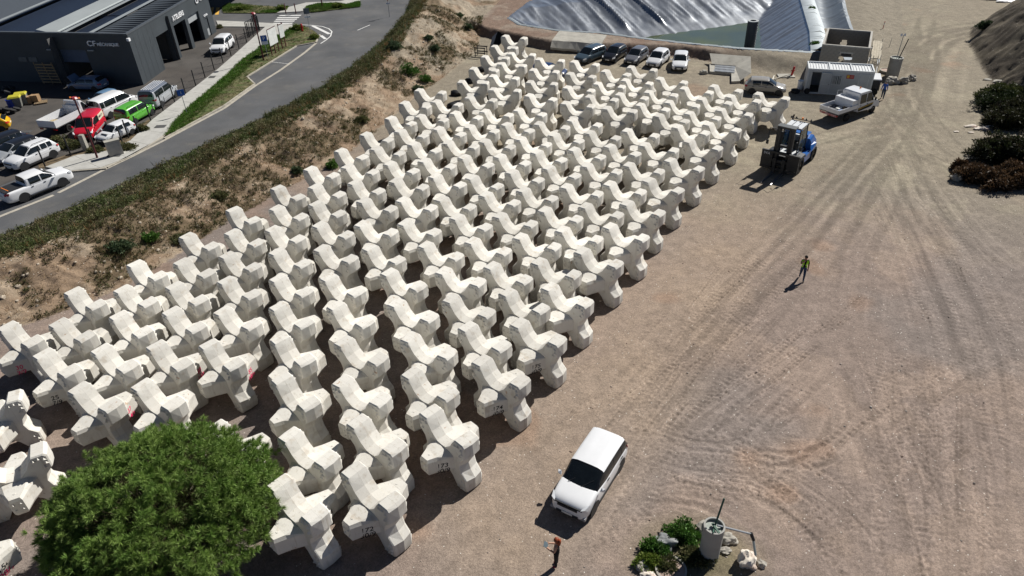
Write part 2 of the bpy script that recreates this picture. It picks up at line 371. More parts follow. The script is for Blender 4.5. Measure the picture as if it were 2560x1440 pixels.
def ground_material():
    m = bpy.data.materials.new('yard_ground'); m.use_nodes = True; nt = m.node_tree; N, L = nt.nodes, nt.links
    b = N['Principled BSDF']; b.inputs['Roughness'].default_value = 0.95; b.inputs['Specular IOR Level'].default_value = 0.15
    a = N.new('ShaderNodeAttribute'); a.attribute_name = 'col'
    tc = N.new('ShaderNodeTexCoord'); out = a.outputs['Color']
    def vor(s):
        v = N.new('ShaderNodeTexVoronoi'); v.inputs['Scale'].default_value = s; L.new(tc.outputs['Object'], v.inputs['Vector']); return v
    def rng_(src, a0, a1, b0, b1):
        r = N.new('ShaderNodeMapRange'); L.new(src, r.inputs[0])
        for i, q in enumerate((a0, a1, b0, b1)): r.inputs[i+1].default_value = q
        return r.outputs[0]
    def scale(src, f):
        v = N.new('ShaderNodeVectorMath'); v.operation = 'SCALE'; L.new(src, v.inputs[0]); L.new(f, v.inputs['Scale']); return v.outputs[0]
    v1, v2, v3 = vor(11), vor(26), vor(2.6)
    sp = N.new('ShaderNodeSeparateColor'); L.new(v1.outputs['Color'], sp.inputs[0])
    sp2 = N.new('ShaderNodeSeparateColor'); L.new(v2.outputs['Color'], sp2.inputs[0])
    out = scale(out, rng_(sp.outputs[0], 0, 1, .88, 1.12)); out = scale(out, rng_(sp2.outputs[1], 0, 1, .82, 1.18))
    nz = N.new('ShaderNodeTexNoise'); nz.inputs['Scale'].default_value = 1.7; nz.inputs['Detail'].default_value = 9; L.new(tc.outputs['Object'], nz.inputs['Vector'])
    out = scale(out, rng_(nz.outputs[0], .3, .7, .87, 1.13))
    # pale stones: one cell in a hundred, small
    gt = N.new('ShaderNodeMath'); gt.operation = 'GREATER_THAN'; gt.inputs[1].default_value = .982; L.new(sp.outputs[1], gt.inputs[0])
    lt = N.new('ShaderNodeMath'); lt.operation = 'LESS_THAN'; lt.inputs[1].default_value = .30; L.new(v1.outputs['Distance'], lt.inputs[0])
    mm = N.new('ShaderNodeMath'); mm.operation = 'MULTIPLY'; L.new(gt.outputs[0], mm.inputs[0]); L.new(lt.outputs[0], mm.inputs[1])
    mx = N.new('ShaderNodeMix'); mx.data_type = 'RGBA'; L.new(mm.outputs[0], mx.inputs[0]); L.new(out, mx.inputs[6]); mx.inputs[7].default_value = (.62, .58, .52, 1)
    L.new(mx.outputs[2], b.inputs['Base Color'])
    bp = N.new('ShaderNodeBump'); bp.inputs['Strength'].default_value = .35; bp.inputs['Distance'].default_value = .03
    L.new(v2.outputs['Distance'], bp.inputs['Height'])
    bp2 = N.new('ShaderNodeBump'); bp2.inputs['Strength'].default_value = .3; bp2.inputs['Distance'].default_value = .06
    nf = N.new('ShaderNodeTexNoise'); nf.inputs['Scale'].default_value = 9; nf.inputs['Detail'].default_value = 6; L.new(tc.outputs['Object'], nf.inputs['Vector'])
    L.new(nf.outputs[0], bp2.inputs['Height']); L.new(bp.outputs[0], bp2.inputs['Normal']); L.new(bp2.outputs[0], b.inputs['Normal'])
    return m
V = np.stack([X, Y, Zd], -1).reshape(-1, 3)
ii = (np.arange(NY-1)[:, None]*NX+np.arange(NX-1)[None, :]).ravel()
F4 = np.stack([ii, ii+1, ii+1+NX, ii+NX], 1)
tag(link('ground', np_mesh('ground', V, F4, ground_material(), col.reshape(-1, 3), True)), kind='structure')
# the land goes on beyond the mapped area to the horizon
def zat(x, y):
    i = int(np.clip(np.searchsorted(xs, x), 1, NX-1)); j = int(np.clip(np.searchsorted(ys, y), 1, NY-1))
    tx = (x-xs[i-1])/(xs[i]-xs[i-1]); ty = (y-ys[j-1])/(ys[j]-ys[j-1])
    return float((Zd[j-1, i-1]*(1-tx)+Zd[j-1, i]*tx)*(1-ty)+(Zd[j, i-1]*(1-tx)+Zd[j, i]*tx)*ty)
def gp(x, y):
    """ground point under a pixel: walk the ray down to the terrain"""
    z = 0.0
    for _ in range(8): p = px(x, y, z); z = zat(p.x, p.y)
    return Vector((p.x, p.y, z))
mb = MB(); O = 900; zz = -0.12
for a, b, c_, d in ((-O, -O, O, -12), (-O, 239, O, O), (-O, -12, -116, 239), (136, -12, O, 239)):
    mb.add([(a, b, zz), (c_, b, zz), (c_, d, zz), (a, d, zz)], [(0, 1, 2, 3)])
tag(mb.build('terrain', mat('far_land', (.2, .17, .12), .95, var=.3, scale=.05)), kind='structure')
# ------------------------------------------------------------------ concrete breakwater blocks
CZ = 1.475
def block_mesh():
    A = [(0, .58), (.28, .62), (.62, .93), (.82, 1.30), (.95, CZ), (1.44, CZ), (1.54, 1.36), (1.53, .68), (1.22, .36), (1.12, 0)]
    B = [(0, .63), (.27, .67), (.595, .965), (.805, 1.31), (.95, CZ), (1.44, CZ), (1.58, 1.36), (1.60, .70), (1.32, .35), (1.22, 0)]
    def ring(P):
        q = P[:-1]                                   # from notch to just above waist, right side
        r = q + [P[-1]] + [(u, -w) for u, w in q[::-1]]
        return r + [(-u, w) for u, w in r[::-1][1:-1]]
    RA, RB = ring(A), ring(B); n = len(RA)
    def inset(R, k): return [(u*(1-k*abs(u)/1.5), w*(1-k*abs(w)/CZ)) for u, w in R]
    secs = [(-.475, inset(RA, .035)), (-.42, RA), (0, RB), (.42, RA), (.475, inset(RA, .035))]
    mb = MB(); vs = []
    for v, R in secs: vs += [(u, v, CZ+w) for u, w in R]
    fs = []
    for s in range(4):
        for i in range(n):
            j = (i+1) % n; a, b, c, d = s*n+i, s*n+j, (s+1)*n+j, (s+1)*n+i
            fs += [(a, d, c), (a, c, b)] if s < 2 else [(a, d, b), (d, c, b)]
    fs += [tuple(range(n)), tuple(range(4*n+n-1, 4*n-1, -1))]
    mb.add(vs, fs)
    for sg in (-1, 1):
        S = lambda L: [(a*u, sg*v, CZ+b*w) for u, v, w in L for a in (-1, 1) for b in (-1, 1)]
        mb.hull(S([(.20, 1.46, .47), (.26, 1.51, .33), (.37, 1.04, .48), (.46, 1.04, .32)]))
        mb.hull(S([(.365, 1.05, .475), (.455, 1.05, .31), (.40, .80, .475), (.52, .80, .30), (.50, .40, .55), (.86, .40, .36)]))
        mb.tube((0, sg*1.16, CZ+.478), (0, sg*1.16, CZ+.492), .055, n=8)
        for su in (-1, 1):
            for sw in (-1, 1):
                for u, w in ((.98, 1.26), (1.18, 1.31), (1.38, 1.22), (1.40, 1.00), (1.27, .80)):
                    r = .105; y0 = sg*.468
                    mb.add([(su*u-r, y0, CZ+sw*w-r*.8), (su*u+r, y0, CZ+sw*w-r*.8), (su*u, y0, CZ+sw*w+r), (su*u, sg*.575, CZ+sw*w+.02)],
                           [(0, 1, 3), (1, 2, 3), (2, 0, 3)] if sg < 0 else [(1, 0, 3), (2, 1, 3), (0, 2, 3)])
        for u, w in ((-.14, .2), (.14, .2), (-.14, -.12), (.14, -.12)):
            r = .075; y0 = sg*1.505
            mb.add([(u-r, y0, CZ+w-r*.8), (u+r, y0, CZ+w-r*.8), (u, y0, CZ+w+r), (u, sg*1.585, CZ+w)],
                   [(0, 1, 3), (1, 2, 3), (2, 0, 3)] if sg < 0 else [(1, 0, 3), (2, 1, 3), (0, 2, 3)])
    return mb
def concrete_block_material():
    m = bpy.data.materials.new('cast_concrete'); m.use_nodes = True; nt = m.node_tree; N, L = nt.nodes, nt.links
    b = N['Principled BSDF']; b.inputs['Roughness'].default_value = .85; b.inputs['Specular IOR Level'].default_value = .2
    tc = N.new('ShaderNodeTexCoord'); oi = N.new('ShaderNodeObjectInfo')
    off = N.new('ShaderNodeVectorMath'); off.operation = 'ADD'; L.new(tc.outputs['Object'], off.inputs[0])
    k = N.new('ShaderNodeVectorMath'); k.operation = 'SCALE'; k.inputs[0].default_value = (37, 19, 11); L.new(oi.outputs['Random'], k.inputs['Scale']); L.new(k.outputs[0], off.inputs[1])
    def nz(s, d=5):
        n = N.new('ShaderNodeTexNoise'); n.inputs['Scale'].default_value = s; n.inputs['Detail'].default_value = d; L.new(off.outputs[0], n.inputs['Vector']); return n.outputs[0]
    def mr(src, a, b_, c, d):
        r = N.new('ShaderNodeMapRange'); L.new(src, r.inputs[0])
        for i, q in enumerate((a, b_, c, d)): r.inputs[i+1].default_value = q
        return r.outputs[0]
    def mix(f, a, bcol):
        x = N.new('ShaderNodeMix'); x.data_type = 'RGBA'; L.new(f, x.inputs[0])
        if isinstance(a, tuple): x.inputs[6].default_value = (*a, 1)
        else: L.new(a, x.inputs[6])
        x.inputs[7].default_value = (*bcol, 1); return x.outputs[2]
    c = mix(mr(nz(1.1), .4, .65, 0, 1), (.70, .68, .62), (.66, .635, .575))
    c = mix(mr(nz(2.3, 8), .58, .70, 0, .5), c, (.47, .40, .31))
    c = mix(mr(nz(7, 3), .70, .76, 0, .5), c, (.32, .27, .2))
    c = mix(mr(nz(3.7, 2), .735, .75, 0, .6), c, (.42, .23, .11))
    # weather streaks and the mould seam along the middle plane
    sx = N.new('ShaderNodeSeparateXYZ'); L.new(tc.outputs['Object'], sx.inputs[0])
    ab = N.new('ShaderNodeMath'); ab.operation = 'ABSOLUTE'; L.new(sx.outputs[1], ab.inputs[0])
    c = mix(mr(ab.outputs[0], .006, .013, .22, 0), c, (.22, .19, .16))
    mp = N.new('ShaderNodeMapping'); mp.inputs['Scale'].default_value = (5, 5, .5); L.new(off.outputs[0], mp.inputs[0])
    ns = N.new('ShaderNodeTexNoise'); ns.inputs['Scale'].default_value = 1.6; ns.inputs['Detail'].default_value = 6; L.new(mp.outputs[0], ns.inputs['Vector'])
    c = mix(mr(ns.outputs[0], .57, .74, 0, .45), c, (.40, .35, .27))
    c = mix(mr(nz(1.6, 7), .62, .74, 0, .35), c, (.42, .40, .36))
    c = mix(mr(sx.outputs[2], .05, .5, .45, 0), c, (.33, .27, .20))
    sc_ = N.new('ShaderNodeVectorMath'); sc_.operation = 'SCALE'; L.new(c, sc_.inputs[0]); L.new(mr(oi.outputs['Random'], 0, 1, .86, 1.08), sc_.inputs['Scale'])
    L.new(sc_.outputs[0], b.inputs['Base Color'])
    bp = N.new('ShaderNodeBump'); bp.inputs['Strength'].default_value = .25; bp.inputs['Distance'].default_value = .02
    L.new(nz(22, 6), bp.inputs['Height']); L.new(bp.outputs[0], b.inputs['Normal'])
    return m
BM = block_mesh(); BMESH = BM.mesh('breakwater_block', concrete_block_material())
BVH = BVHTree.FromPolygons([Vector(v) for v in BM.v], BM.f)
TILE = {'A': (1100, 60, 6.4), 'B': (1500, 130, 5.12), 'C': (1000, 200, 5.12), 'D': (1400, 200, 5.12), 'E': (640, 280, 5.12), 'F': (1000, 400, 5.12), 'G': (1300, 400, 5.12), 'H': (540, 480, 5.12), 'I': (960, 600, 5.12), 'K': (640, 720, 5.12), 'L': (240, 560, 5.12), 'N': (0, 700, 5.12), 'P': (300, 760, 5.12), 'O': (900, 860, 4.26), 'M': (600, 900, 5.12), 'Q': (0, 940, 2.88), 'X': (0, 0, 1)}
# surveyed tops of the two upper arms of each block
SURVEY = '''A 1030 185 1345 220;860 350 1195 375;700 515 1060 540;525 705 880 735;330 915 725 930;1125 465 1475 485;965 630 1325 660;835 825 1205 860;835 1035 1245 1065;450 1165 850 1215;1580 555 1935 580;1475 725 1860 760;1430 920 1820 950;1405 1135 1800 1195;2130 595 2490 640;2060 785 2445 840;2020 1005 2420 1060;2000 1255 2410 1305
D 375 205 690 250;464 39 790 80;140 505 480 570;370 660 725 740;165 880 510 975;340 1087 712 1168;875 1075 1270 1165;1400 1015 1780 1130
G 575 330 985 425;1130 290 1545 400;1640 245 2030 380;835 575 1250 700;1365 540 1780 670;540 880 980 1010;1145 840 1560 990;800 1150 1240 1325
C 235 125 530 155;50 285 335 330;450 265 755 315;255 455 555 505;690 415 990 475;1085 390 1385 440;1500 375 1820 435;480 610 780 685;885 590 1200 645;1355 565 1640 640;1775 550 2105 600;160 810 460 900;615 790 945 845;1075 775 1400 845;1530 745 1860 815;1960 690 2295 775;300 1020 645 1095;805 975 1130 1080;1265 965 1600 1060;1745 910 2070 1015;430 1220 770 1335;920 1235 1250 1350;1415 1165 1770 1275;1890 1110 2240 1220
B 390 185 690 225;65 235 350 285;315 355 625 395;760 335 1065 380;245 535 565 585;620 505 935 545;1075 460 1390 510;1455 430 1770 490;2030 530 2365 585;1670 560 2005 620;1300 595 1635 650;880 635 1215 680;510 670 830 730;90 705 430 755;1545 735 1890 795;1140 775 1485 840;740 805 1085 880;340 995 700 1065;990 945 1345 1025;1380 915 1745 995;1130 1130 1505 1225;100 1195 460 1305;570 1175 945 1250
E 1710 70 1985 140;1390 275 1690 345;1830 235 2140 300;1070 485 1360 570;1540 455 1840 525;690 715 990 805;1175 690 1490 760;1700 650 2010 745;260 960 545 1085;750 945 1060 1045;1250 895 1560 1000;1790 870 2120 950;265 1215 580 1330;765 1165 1060 1290;1375 1125 1710 1225;1870 1115 2230 1215
F 525 490 890 600;1100 430 1455 540;1575 375 1940 490;55 790 435 910;725 715 1100 850;1260 695 1690 815;1840 625 2250 740;300 1075 720 1225;915 1020 1340 1160;1520 975 1960 1100
H 215 215 470 355;195 505 520 640;725 460 1050 590;1320 410 1660 530;1860 395 2240 505;140 805 450 945;770 755 1110 905;1345 710 1720 845;1950 705 2320 870;115 1130 440 1300;780 1090 1140 1275;1425 1080 1800 1270
I 55 405 430 580;750 385 1195 525;1370 315 1800 490;1965 265 2425 430;150 800 580 985;835 745 1310 925;1570 660 2010 875;2115 590 2574 792;320 1235 810 1440;1065 1090 1520 1345;1720 1050 2220 1270
K 280 225 620 445;1010 215 1390 430;290 640 630 930;1120 670 1560 890
M 520 220 890 550;1310 260 1800 500;620 950 1110 1270;1510 770 1990 1105
O 540 300 940 530;1285 170 1705 395;740 710 1130 1010
X 880.3 1175 975 1252;699.6 1206.6 787.5 1284.8
L 1165 145 1465 270;490 505 780 660;1095 475 1410 620;1000 780 1310 960;340 825 660 985;960 1100 1290 1310;1610 1095 2010 1290;290 1160 590 1360
N 930 135 1230 310;750 530 1110 715;80 580 410 765;540 935 880 1150;1300 870 1640 1085;2000 830 2320 1060
P 1130 510 1450 760;270 1020 680 1260
Q 560 80 800 205'''
NUMBERED = {'O3': ('173', '30/9', 0, -1), 'O2': ('174', '30/9', 0, -1), 'I11': ('175', '30/9', 0, -1), 'X1': ('172', '30/9', 0, -1),
            'X2': ('170', '30/9', 0, 1), 'N4': ('25', '7/9', 0, -1), 'N3': ('30', '9/9', 1, -1), 'Q1': ('87', '14/9', 1, 1),
            'P1': ('85', '18/9', 1, 1), 'N6': ('88', '12/9', 1, 1)}
NUMLAB = {'O3': 'concrete block with black 173 on its stub, between 172 and 174 on the open-gravel edge', 'O2': 'concrete block with black 174 on its stub, standing next along the edge beyond 173',
          'I11': 'concrete block with black 175 on its stub, last numbered block along the open-gravel edge', 'X1': 'corner concrete block with black 172 on its front stub, facing the white SUV',
          'X2': 'concrete block with black 170 on its rear stub, its front end touching the pine', 'N4': 'concrete block with black 25 over 7/9 beside the dark gap before the crosswise blocks',
          'N3': 'concrete block with pink 30 on its front stub at the foot of the bare bank', 'Q1': 'concrete block with pink 87 on its rear stub, row end above the pine',
          'P1': 'concrete block with pink 85 on its rear stub, its leg free over the dark aisle', 'N6': 'concrete block with pink 88 on its rear stub, second behind the block marked 87'}
BASE_LABEL = 'off-white X-shaped concrete breakwater block in the packed rows, no number readable on it'
ink = [mat('black_paint', (.012, .012, .014), .7), mat('pink_paint', (.72, .03, .13), .7)]
def painted(parent, lines, color, side, u_from=1):
    fc = bpy.data.curves.new('painted_number', 'FONT'); fc.body = '\n'.join(lines); fc.size = .36; fc.space_line = .9
    fc.align_x = 'CENTER'; fc.align_y = 'CENTER'; fc.offset = .004; fc.extrude = 0.002; fc.shear = .12
    to = bpy.data.objects.new('painted_number', fc); COL.objects.link(to)
    dg = bpy.context.evaluated_depsgraph_get(); me = bpy.data.meshes.new_from_object(to.evaluated_get(dg)); bpy.data.objects.remove(to)
    me.materials.clear(); me.materials.append(ink[color])
    hit, nr, _, _ = BVH.ray_cast(Vector((4, side*.93, 1.28)), Vector((-1, 0, 0)))
    zax = nr; yax = (Vector((0, 0, 1))-zax*zax.z).normalized(); xax = yax.cross(zax)
    o = bpy.data.objects.new('painted_number', me); COL.objects.link(o); o.parent = parent
    o.matrix_local = Matrix(((xax.x, yax.x, zax.x, 0), (xax.y, yax.y, zax.y, 0), (xax.z, yax.z, zax.z, 0), (0, 0, 0, 1)))
    o.location = hit+nr*.004; return o
BLOCKS = []
def put_block(p, yaw, key=None, label=BASE_LABEL):
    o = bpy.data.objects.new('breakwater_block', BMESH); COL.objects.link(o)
    o.location = (p.x, p.y, -0.01); o.rotation_euler = (random.gauss(0, .008), random.gauss(0, .008), yaw)
    BLOCKS.append((p.x, p.y))
    if key in NUMBERED:
        a, b_, c, s = NUMBERED[key]; painted(o, (a, b_), c, s)
        tag(o, NUMLAB[key], 'concrete block', 'numbered breakwater blocks')
    else: tag(o, label, 'concrete block', 'unnumbered breakwater blocks in the packed rows' if label == BASE_LABEL else None)
    return o
for line in SURVEY.split('\n'):
    t = line[0]; ox, oy, s_ = TILE[t]
    for k, e in enumerate(line[2:].split(';')):
        a, b_, d, g = map(float, e.split())
        p, q = px(ox+a/s_, oy+b_/s_, 2.94), px(ox+d/s_, oy+g/s_, 2.94); dv = q-p
        put_block((p+q)/2, math.atan2(dv.y, dv.x), t+str(k+1))
# three blocks turned the other way beside the pine, one mostly under it, one cut by the frame
def by_arm(x, y, yaw, lab):
    p = px(x, y, 2.94); put_block(p-Vector((cos(yaw), sin(yaw), 0))*1.2, yaw, None, lab)
by_arm(34, 990, rad(24), 'off-white concrete breakwater block turned crosswise, its studded stub facing the open ground behind the pine')
by_arm(92, 1122, rad(27), 'off-white concrete breakwater block turned crosswise, touching the pine crown with its studded stub')
def by_stub(x, y, yaw, lab):
    p = px(x, y, 1.95); return put_block(p-Vector((-sin(yaw), cos(yaw), 0))*1.25, yaw, None, lab)
by_stub(652, 1092, rad(-38), 'off-white concrete breakwater block almost wholly hidden under the pine crown')
o154 = by_stub(14, 1362, rad(-52), 'off-white concrete breakwater block with 154 in black and 28/9 in pink on its stub')
painted(o154, ('154', ''), 0, 1); painted(o154, ('', '28/9'), 1, 1)
# ------------------------------------------------------------------ roads, pavements, verges (level ZR)
def poly(pp, z=ZR): return [px(x, y, z)[:2] for x, y in pp]
def z64(pp, ox=500, oy=0, s=6.4): return [(ox+a/s, oy+b/s) for a, b in pp]
asph = mat('asphalt', (.085, .088, .093), .9, var=.16, scale=.35, bump=.3, bscale=60, col2=(.105, .105, .105), dirt=((.13, .125, .115), .6))
asph2 = mat('car_park_asphalt', (.070, .064, .058), .92, var=.22, scale=.3, bump=.3, bscale=60, col2=(.075, .066, .058), dirt=((.035, .033, .032), .6))
path_m = mat('footpath_concrete', (.42, .415, .385), .9, var=.10, scale=1.2, bump=.15, dirt=((.30, .29, .26), .5))
kerb_m = mat('kerb_concrete', (.40, .37, .31), .9, var=.15, scale=2, dirt=((.2, .18, .14), .5))
white_m = mat('road_paint', (.68, .68, .66), .8, var=.15, scale=4, dirt=((.25, .25, .25), .6))
yellow_m = mat('yellow_road_paint', (.66, .38, .06), .8, var=.15, scale=4)
near_edge = [(-60, 612), (0, 590), (220, 500), (400, 415), (560, 340), (700, 273), (810, 220), (900, 152), (960, 100), (1010, 40), (1035, -20)]
road_poly = poly(near_edge)+[(-9, 200), (-150, 200), (-150, 20), (-55, 33)]
road = tag(MB().sheet(road_poly, ZR).build('road', asph), kind='structure')
cp = poly([(545, 69), (664, 70), (586, 138), (537, 181), (440, 256), (381, 301), (320, 359), (265, 381), (190, 391), (100, 424), (0, 465), (-120, 520)])+[(-75, 60), (-75, 110), (-48, 112), (-38.5, 101)]
tag(MB().sheet(cp, ZR+.006).build('car_park', asph2), kind='structure')
# footpath in cast bays
Lp = [(114, 420), (194, 389), (267, 380), (322, 358), (383, 300), (442, 255), (539, 180), (589, 136), (664, 68)]
Rp = [(167, 430), (267, 421), (328, 393), (411, 342), (434, 305), (473, 267), (565, 189), (605, 150), (738, 66)]
def resample(P, n):
    P = np.array([p[:2] for p in P]); L = np.r_[0, np.cumsum(np.linalg.norm(np.diff(P, axis=0), axis=1))]; t = np.linspace(0, L[-1], n)
    return np.stack([np.interp(t, L, P[:, 0]), np.interp(t, L, P[:, 1])], 1)
fp = bpy.data.objects.new('footpath', MB().prism(poly(Lp)+poly(Rp)[::-1], ZR-.05, ZR+.09).mesh('footpath', kerb_m)); COL.objects.link(fp); tag(fp, kind='structure')
La, Ra = resample(poly(Lp), 19), resample(poly(Rp), 19)
for i in range(18):
    q = [La[i], La[i+1], Ra[i+1], Ra[i]]; c = sum(q)/4; q = [c+(p-c)*.988 for p in q]
    MB().prism(q, ZR+.05, ZR+.115).build('slab', path_m, fp)
fp2 = tag(MB().prism(poly(z64([(262, 340), (560, 350), (1130, 380), (1480, 405), (1470, 460), (1050, 440), (300, 432)])), ZR-.05, ZR+.10).build('footpath', path_m), kind='structure')
fp3 = tag(MB().prism(poly(z64([(1230, 215), (1430, 120), (1700, 50), (2250, 30), (2560, -60), (2560, 20), (2330, 80), (2180, 60), (1880, 70), (1690, 110), (1640, 190)])), ZR-.05, ZR+.10).build('footpath', path_m), kind='structure')
# kerb line and drainage channel along the road
kb = MB()
for pp in ([(-10, 545), (134, 488)], [(146, 482), (267, 421), (330, 391), (412, 350), (560, 271), (639, 214), (700, 176), (760, 133), (790, 108)]):
    kb.strip([px(x, y, ZR) for x, y in pp], .34, ZR+.008)
tag(kb.build('road_channel', kerb_m), kind='structure')
kb = MB()
for pp in ([(412, 347), (560, 266), (637, 211), (618, 193), (742, 116), (790, 107), (800, 88)], [(270, 420), (330, 389), (410, 345)], [(170, 431), (266, 423)]):
    P = [px(x, y, ZR) for x, y in pp]
    for a, b in zip(P[:-1], P[1:]):
        d = b-a; kb.box(((a.x+b.x)/2, (a.y+b.y)/2, ZR+.05), (d.length+.06, .16, .13), math.atan2(d.y, d.x))
tag(kb.build('kerb', kerb_m), kind='structure')
# painted markings, each its own piece of the road
def mark(pp, w, m=white_m, z=.012): MB().strip([px(x, y, ZR) for x, y in pp], w, ZR+z).build('road_marking', m, road)
for a, b in (((1265, 249), (1615, 246)), ((1235, 284), (1585, 280)), ((1215, 312), (1550, 308)), ((1190, 341), (1512, 338)), ((1160, 376), (1480, 373))):
    mark(z64([a, b]), .5)
mark(z64([(1490, 392), (1800, 406), (1960, 425), (2060, 460), (2110, 505), (2090, 580), (2020, 640), (1930, 698)]), .16)
mark(z64([(1800, 412), (2070, 545)]), .45); mark(z64([(1935, 570), (2010, 625)]), .4)
mark(z64([(2520, 485), (2720, 400)]), .14)
for k in range(2): mark(z64([(290-95*k, 120), (270-95*k, 235)]), .5, yellow_m)
mark([(680, 155), (723, 160)], .08)
# grass verges
soil_m = mat('verge_soil', (.13, .115, .055), .95, var=.35, scale=1.5, bump=.5, bscale=12, col2=(.07, .11, .025))
V1 = [(413, 342), (436, 307), (475, 268), (567, 190), (607, 150), (668, 106), (716, 79), (740, 66), (771, 70), (793, 85), (790, 105), (742, 114), (617, 193), (636, 211), (558, 267), (440, 331)]
V2 = z64([(375, 215), (370, 110), (400, 75), (640, 70), (980, 100), (1300, 120), (1420, 115), (1220, 210), (900, 218)])
V3 = z64([(1670, 185), (1720, 110), (1900, 70), (2180, 62), (2340, 85), (2560, 30), (2560, 115), (2100, 170), (1800, 205)])
for pp in (V1, V2, V3): tag(MB().prism(poly(pp), ZR-.05, ZR+.10).build('grass_verge', soil_m), kind='structure')
V4 = [(100, 425), (190, 392), (265, 382), (318, 360), (378, 302), (372, 298), (300, 352), (255, 372), (180, 382), (95, 412)]
tag(MB().sheet(poly(V4), ZR+.012).build('verge', mat('dry_verge', (.13, .095, .055), .95, var=.4, scale=2)), kind='structure')

# ------------------------------------------------------------------ lined basin
mb = MB(); gx = np.arange(0, 48, .22); gy = np.arange(78.5, 128, .22)
GX, GY = np.meshgrid(gx, gy); cen = np.array([np.mean([p[0] for p in RIM]), np.mean([p[1] for p in RIM])])
RIMO = [tuple(cen+(np.array(p)-cen)*1.0) for p in RIM]
inn = inpoly(GX, GY, RIMO) | (pdist(GX, GY, RIM+[RIM[0]]) < .5)
bz = basin_z(GX, GY); bz = np.where(inpoly(GX, GY, RIM), bz, 1.0)
tR = pdist(GX, GY, RIM[7:11]); tF = seg_d(GX, GY, (14.4, 98.4), (36.8, 106.0)); tN = pdist(GX, GY, RIM[1:8])
isR = (1-.52*tR) >= np.maximum(1-.62*tN, -1.25+.24*tF); isF = (-1.25+.24*tF) > np.maximum(1-.52*tR, np.maximum(1-.62*tN, 1-.3*pdist(GX, GY, [RIM[1], RIM[0], RIM[12]])))
ar = (GX*.94+GY*.34); al = GX*.32-GY*.95
wr = np.where(isR, (fbm((GX*-.35+GY*.94)*2.6, GX*.25, 3)-.45)*.30, 0)
fold = np.zeros(GX.shape)
for k in range(26):
    c0 = rng.uniform(2, 60); sl = rng.uniform(-.25, .35); w = rng.uniform(.12, .4); h = rng.uniform(.08, .38)
    fold += h*np.exp(-((ar-c0-sl*al*.2-.6*fbm(al*.2+k, ar*0, 2))/w)**2)
wf = fold+(fbm(ar*.8, al*.12, 3)-.45)*.7+(fbm(ar*2.2+5, al*.5, 3)-.45)*.16
under = sstep(-1.35, -.9, bz)
zz_ = bz+np.where(isR, wr, wf*(.25+.75*under))*np.where(inpoly(GX, GY, RIM), np.clip(np.minimum(tN, pdist(GX, GY, RIM+[RIM[0]]))/1.0, 0.1, 1), .15)+.02
idx = -np.ones(GX.shape, int); idx[inn] = np.arange(inn.sum())
VV = np.stack([GX[inn], GY[inn], zz_[inn]], 1); q = np.stack([idx[:-1, :-1], idx[:-1, 1:], idx[1:, 1:], idx[1:, :-1]], -1).reshape(-1, 4); q = q[(q >= 0).all(1)]
lin_m = mat('liner_plastic', (.34, .36, .38), .30, metal=.75, var=.12, scale=.8, spec=.6, dirt=((.22, .23, .22), .4))
basin = thing('lined_basin', 'excavated water basin lined with creased shiny grey plastic sheet', 'basin', (0, 0, 0))
link('liner', np_mesh('liner', VV, q, lin_m, None, True), basin)
wm = mat('basin_water', (.075, .10, .075), .08, var=.1, scale=.2, spec=.5, bump=.12, bscale=3.5, col2=(.11, .13, .05))
tag(MB().sheet([(12, 93), (34, 82), (38.5, 105), (36.8, 107), (14, 100)], -1.75).build('water', wm), kind='structure')
lin2 = mat('weathered_liner', (.30, .34, .36), .5, var=.1, scale=1.2, spec=.5, metal=.2)
rb = MB(); R2 = [Vector((p[0], p[1], 1.03)) for p in RIM[7:11]]
for a, b in zip(R2[:-1], R2[1:]):
    n = int((b-a).length/.55); d = (b-a)/n; nn = Vector((d.y, -d.x, 0)).normalized()
    for i in range(n):
        p = a+d*i; h = .10*mnoise.noise(p*1.3)-(.30 if i == 0 and a == R2[0] else 0)
        rb.add([p-nn*.25+Vector((0, 0, .05)), p+d-nn*.25+Vector((0, 0, .05)), p+d+nn*.9+Vector((0, 0, .28+h)), p+nn*.9+Vector((0, 0, .26+h)), p+d+nn*1.7+Vector((0, 0, -.1)), p+nn*1.7+Vector((0, 0, -.1))], [(0, 1, 2, 3), (3, 2, 4, 5)])
rb.build('folded_edge', lin2, basin, 60)
rb = MB()
for a, b in zip(RIM[0:7], RIM[1:8]):
    a, b = Vector((*a, 1.03)), Vector((*b, 1.03)); n = max(1, int((b-a).length/.5)); d = (b-a)/n; nn = Vector((-d.y, d.x, 0)).normalized()
    for i in range(n):
        p = a+d*i; h = .06*mnoise.noise(p*2.1); w = .35+.25*mnoise.noise(p*.7+Vector((9, 0, 0)))
        rb.add([p-nn*.3, p+d-nn*.3, p+d-nn*w*.1+Vector((0, 0, .10+h)), p-nn*w*.1+Vector((0, 0, .09+h)), p+d+nn*.4-Vector((0, 0, .12)), p+nn*.4-Vector((0, 0, .12))], [(0, 1, 2, 3), (3, 2, 4, 5)])
rb.build('folded_edge', lin2, basin, 60)
